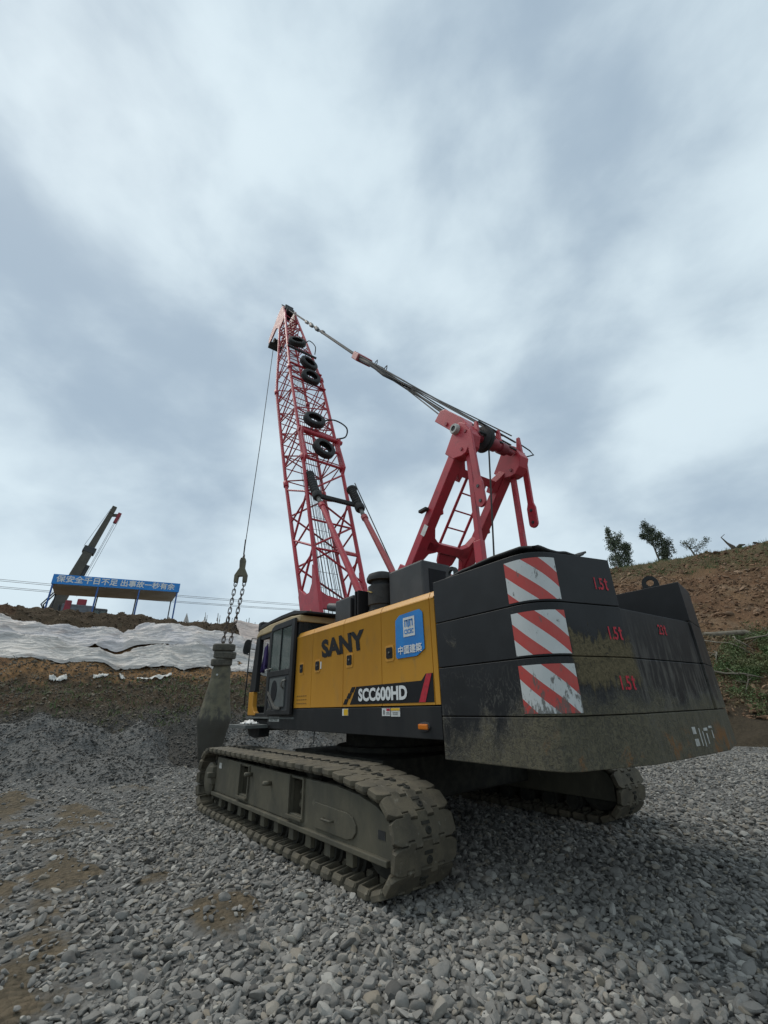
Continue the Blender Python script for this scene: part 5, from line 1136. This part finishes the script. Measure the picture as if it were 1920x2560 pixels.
for k in (.22, .42):
    c = EQ.lerp(V((-.95, 0, 7.95)), k)+eu*.02-ey*.16; MB().tube([c+ed*.06, c+ed*.06+eu*.09, c+eu*.16, c-ed*.06+eu*.09, c-ed*.06], .012, 6).build('wire_loop', 'rubber', eqo, True)
rod('topping_rope', V((.2, -.2, 9.35)), V((-2.95, -.45, 5.75)), .012, 'rope', eqo, 5)

# hoist rope down to the hammer
HK = V((8.82, .30, 6.12))
hr = MB().tube([BF+bu*17.2+bn_*(-1.44)+V((0, .10, 0)), V((8.70, .2, 12)), HK+V((0, 0, .75))], .016, 6).build('load_rope', 'rope', crane, True)
MB().tube([HK+V((0, 0, 1.35)), HK+V((0, 0, .75))], .028, 6).build('rope_socket', 'rope', hr, True)

# ================================================================== things on and around the crane
def tire_mesh(nm, OD, W, hole=.60, m='rubber'):
    r_ = OD/2; ri = r_*hole; h = W/2
    prof = [(ri, -h*.75), (ri*1.05, -h*.95), (r_*.80, -h), (r_*.93, -h*.9), (r_*.99, -h*.72), (r_, -h*.5), (r_, -h*.32), (r_*.975, -h*.30), (r_*.975, -h*.22), (r_, -h*.20), (r_, h*.20), (r_*.975, h*.22), (r_*.975, h*.30), (r_, h*.32), (r_, h*.5), (r_*.99, h*.72), (r_*.93, h*.9), (r_*.80, h), (ri*1.05, h*.95), (ri, h*.75), (ri*1.12, h*.55), (r_*.86, h*.5), (r_*.90, 0), (r_*.86, -h*.5), (ri*1.12, -h*.55), (ri, -h*.75)]
    me = MB().lathe(prof, (0, 0, 0), (0, 0, 1), 40).mesh(nm)
    # drop the two end caps of the closed profile
    bm = bmesh.new(); bm.from_mesh(me); bmesh.ops.delete(bm, geom=[f for f in bm.faces if len(f.verts) > 10], context='FACES'); bmesh.ops.remove_doubles(bm, verts=bm.verts, dist=1e-5)
    bmesh.ops.recalc_face_normals(bm, faces=bm.faces); bm.to_mesh(me); bm.free(); me.materials.append(M[m]); me.polygons.foreach_set('use_smooth', [True]*len(me.polygons)); me.set_sharp_from_angle(angle=R(40)); return me
TM = tire_mesh('tire', .71, .22)
for s_, y, lab, tx, ty in ((13.75, .18, 'black tire tied highest on the red boom', .12, .25), (12.15, -.10, 'black tire on the boom, second from the top, touching the one below', .0, -.1), (11.10, -.05, 'black tire at mid boom, third from the top of five', -.08, .05), (8.40, .15, 'black tire on the boom just above the heavy cross plate', .05, .12), (7.05, .0, 'lowest black tire on the boom, above the spring sleeves', -.05, -.05)):
    o = place('tire', TM, None); ax = (bn_+bu*tx+V((0, ty, 0))).normalized(); d_ = sec(s_)[1]
    o.matrix_world = Matrix.Translation(BF+bu*s_+bn_*(d_+.20)+V((0, y, 0))) @ ax.to_track_quat('Z', 'Y').to_matrix().to_4x4(); tag(o, lab, 'tire', 'tires tied to the boom')

# hanging hammer
HT, HB = V((9.05, .50, 2.98)), V((9.32, .50, -.06)); hax = (HT-HB).normalized(); HLn = (HT-HB).length
hp_ = [(.0, -.1), (.27, -.08), (.30, .18), (.37, .55), (.44, .90), (.50, 1.20), (.525, 1.36), (.52, 1.44), (.495, 1.52), (.42, 1.92), (.36, 2.30), (.33, 2.50), (.302, 2.62), (.305, 2.64), (.290, 2.90), (.27, 2.96), (.265, HLn), (.0, HLn)]
hp2 = [hp_[0]]
for (ra, ha), (rb, hb) in zip(hp_, hp_[1:]):
    k_ = max(1, int((hb-ha)/.06)); hp2 += [(ra+(rb-ra)*j/k_, ha+(hb-ha)*j/k_) for j in range(1, k_+1)]
hmb = MB().lathe(hp2, HB, hax, 48)
for i_, v_ in enumerate(hmb.v):
    c_ = HB+hax*(V(v_)-HB).dot(hax); d_ = V(v_)-c_
    if d_.length > .01: hmb.v[i_] = tuple(c_+d_*(1+.035*fbm(v_[0]*3, v_[1]*3, v_[2]*2, 3)+.03*fbm(v_[0]*9, v_[1]*9, v_[2]*7, 3)))
hm = hmb.build('compaction_hammer', 'hammer_coat', None, 'auto'); tag(hm, 'muddy spindle shaped steel compaction hammer standing in front of the cab', 'hammer')
MB().lathe([(.0, 0), (.035, 0), (.035, .03), (.0, .04)], HB+hax*2.70+V((-.22, .18, 0)), (-.75, .62, 0), 12).build('bolt', 'white_worn', hm)
for k in range(2): MB().lathe([(.335-.0*k, 0), (.345, .01), (.345, .025), (.335, .03)], HB+hax*(2.46+.14*k-.1), hax, 36, False).build('weld_band', 'hammer', hm, True) if k == 0 else None
T3m = tire_mesh('tire', .74, .245, .5, 'dusty_rubber')
for k, (dx, dy, tl, lab) in enumerate(((.0, .04, .05, 'muddy tire at the bottom of the stack on the hammer'), (-.02, -.03, -.03, 'muddy tire in the middle of the stack on the hammer'), (.0, .03, .02, 'muddy tire at the top of the stack on the hammer'))):
    o = place('tire', T3m, None); c = HB+hax*(HLn-.0+.06+.238*k)+V((dx, dy, 0))
    o.matrix_world = Matrix.Translation(c) @ (hax+V((tl, tl*.7, 0))).to_track_quat('Z', 'Y').to_matrix().to_4x4()
    if k == 0: o.matrix_world = o.matrix_world @ Matrix.Diagonal((.93, .93, 1, 1))
    tag(o, lab, 'tire', 'tires stacked on the hammer')
TOPT = HB+hax*(HLn+.62)
# fork shackle and two chains
vdir = V((cR.x, cR.y, 0)).normalized()
fk = MB(); tw = lambda u, v, h: HK+vdir*u+V((0, 0, 1))*v+V((-vdir.y, vdir.x, 0))*h
fk.prism([(-.24, -.32), (-.10, -.34), (-.09, -.10), (.07, -.10), (.08, -.34), (.22, -.32), (.23, -.05), (.10, .22), (.11, .50), (.07, .62), (-.07, .62), (-.11, .50), (-.09, .22), (-.24, -.05)], tw, -.08, .08)
fko = fk.build('fork_shackle', 'hammer', None, bevel=.03); tag(fko, 'muddy forked steel shackle joining the hoist rope to the two chains', 'shackle')
MB().tube([tw(0, .55, 0), tw(.02, .75, 0)], [.06, .03], 8).build('socket', 'chain_steel', fko)
Lk = .205; lm_ = MB(); lp = []
for k in range(16):
    a = 2*math.pi*k/16; lp.append(V((.052*math.cos(a), 0, .052*math.sin(a)+math.copysign(Lk/2-.035, math.sin(a)) if abs(math.sin(a)) > .01 else 0)))
LINK = lm_.tube(lp, .017, 6, closed=True).mesh('link'); LINK.materials.append(M['chain_steel']); LINK.polygons.foreach_set('use_smooth', [True]*len(LINK.polygons))
for u0, lab, top_off in ((-.165, 'rusty chain on the left between shackle and hammer', -.13), (.15, 'rusty chain on the right between shackle and hammer', .11)):
    a = tw(u0, -.30, 0); b = TOPT+vdir*top_off-V((0, 0, .35)); ch = thing('chain', lab, 'chain', tuple(a), 'chains holding the hammer'); d = b-a; n = int(d.length/(Lk*.80)); q = d.to_track_quat('-Z', 'Y').to_matrix().to_4x4()
    for k in range(n+1):
        o = bpy.data.objects.new('link', LINK); COL.objects.link(o); o.parent = ch
        o.matrix_local = Matrix.Translation(d*((k+.3)/(n+.5))) @ q @ Matrix.Rotation(R(35 if k % 2 else 125)+random.gauss(0, .1), 4, 'Z')
# cloths, mat
def cloth(name, label, cat, fn, nu, nv, m, th=.006):
    vs = [fn(i/nu, j/nv) for i in range(nu+1) for j in range(nv+1)]; fs = [(i*(nv+1)+j, (i+1)*(nv+1)+j, (i+1)*(nv+1)+j+1, i*(nv+1)+j+1) for i in range(nu) for j in range(nv)]
    o = MB().add(vs, fs).build(name, m, None, True); s_ = o.modifiers.new('thickness', 'SOLIDIFY'); s_.thickness = th; return tag(o, label, cat)
cloth('towel', 'dark purple towel hanging inside the open cab doorway', 'towel', lambda u, v: (2.20-.03*math.sin(u*9+v*2)-(u-.5)*.26*(.55+v*.6), 1.62+.03*math.sin(u*14)*(.4+v), 2.74-.46*v-.05*math.sin(u*5)), 16, 10, 'purple')
cloth('rag', 'crumpled pale rag lying on the cab step', 'rag', lambda u, v: (1.72+u*.34+.04*fbm(u*3, v*3, 2, 2), 1.80+v*.24+.04*fbm(u*3, v*3, 5, 2), 1.325+.07*abs(fbm(u*4, v*4, 1, 3))+.03*math.sin(u*3.1)*math.sin(v*3.1)), 14, 12, 'white')
MT = [V(p) for p in ((-3.17, 1.66, 2.865), (-3.5, 1.68, 2.895), (-3.9, 1.68, 2.925), (-4.25, 1.66, 2.935), (-4.40, 1.58, 2.915), (-4.46, 1.38, 2.875), (-4.50, 1.15, 2.875), (-4.47, .95, 2.93), (-4.44, .82, 2.985))]
def mat_fn(u, v):
    k = u*(len(MT)-1); i = min(int(k), len(MT)-2); p = MT[i].lerp(MT[i+1], k-i); d = (MT[i+1]-MT[i]).normalized(); n_ = V((-d.y, d.x, 0)).normalized()
    c = V((-3.6, .9, 0)); n_ = n_ if n_.dot(c-V((p.x, p.y, 0))) > 0 else -n_
    return p+n_*(v*.45)+V((0, 0, -.03*v+.015*fbm(u*8, v*3, 1, 2)))
cloth('rubber_mat', 'black rubber mat draped over the top edge of the left counterweight stack', 'rubber mat', mat_fn, 48, 6, 'rubber', .022)
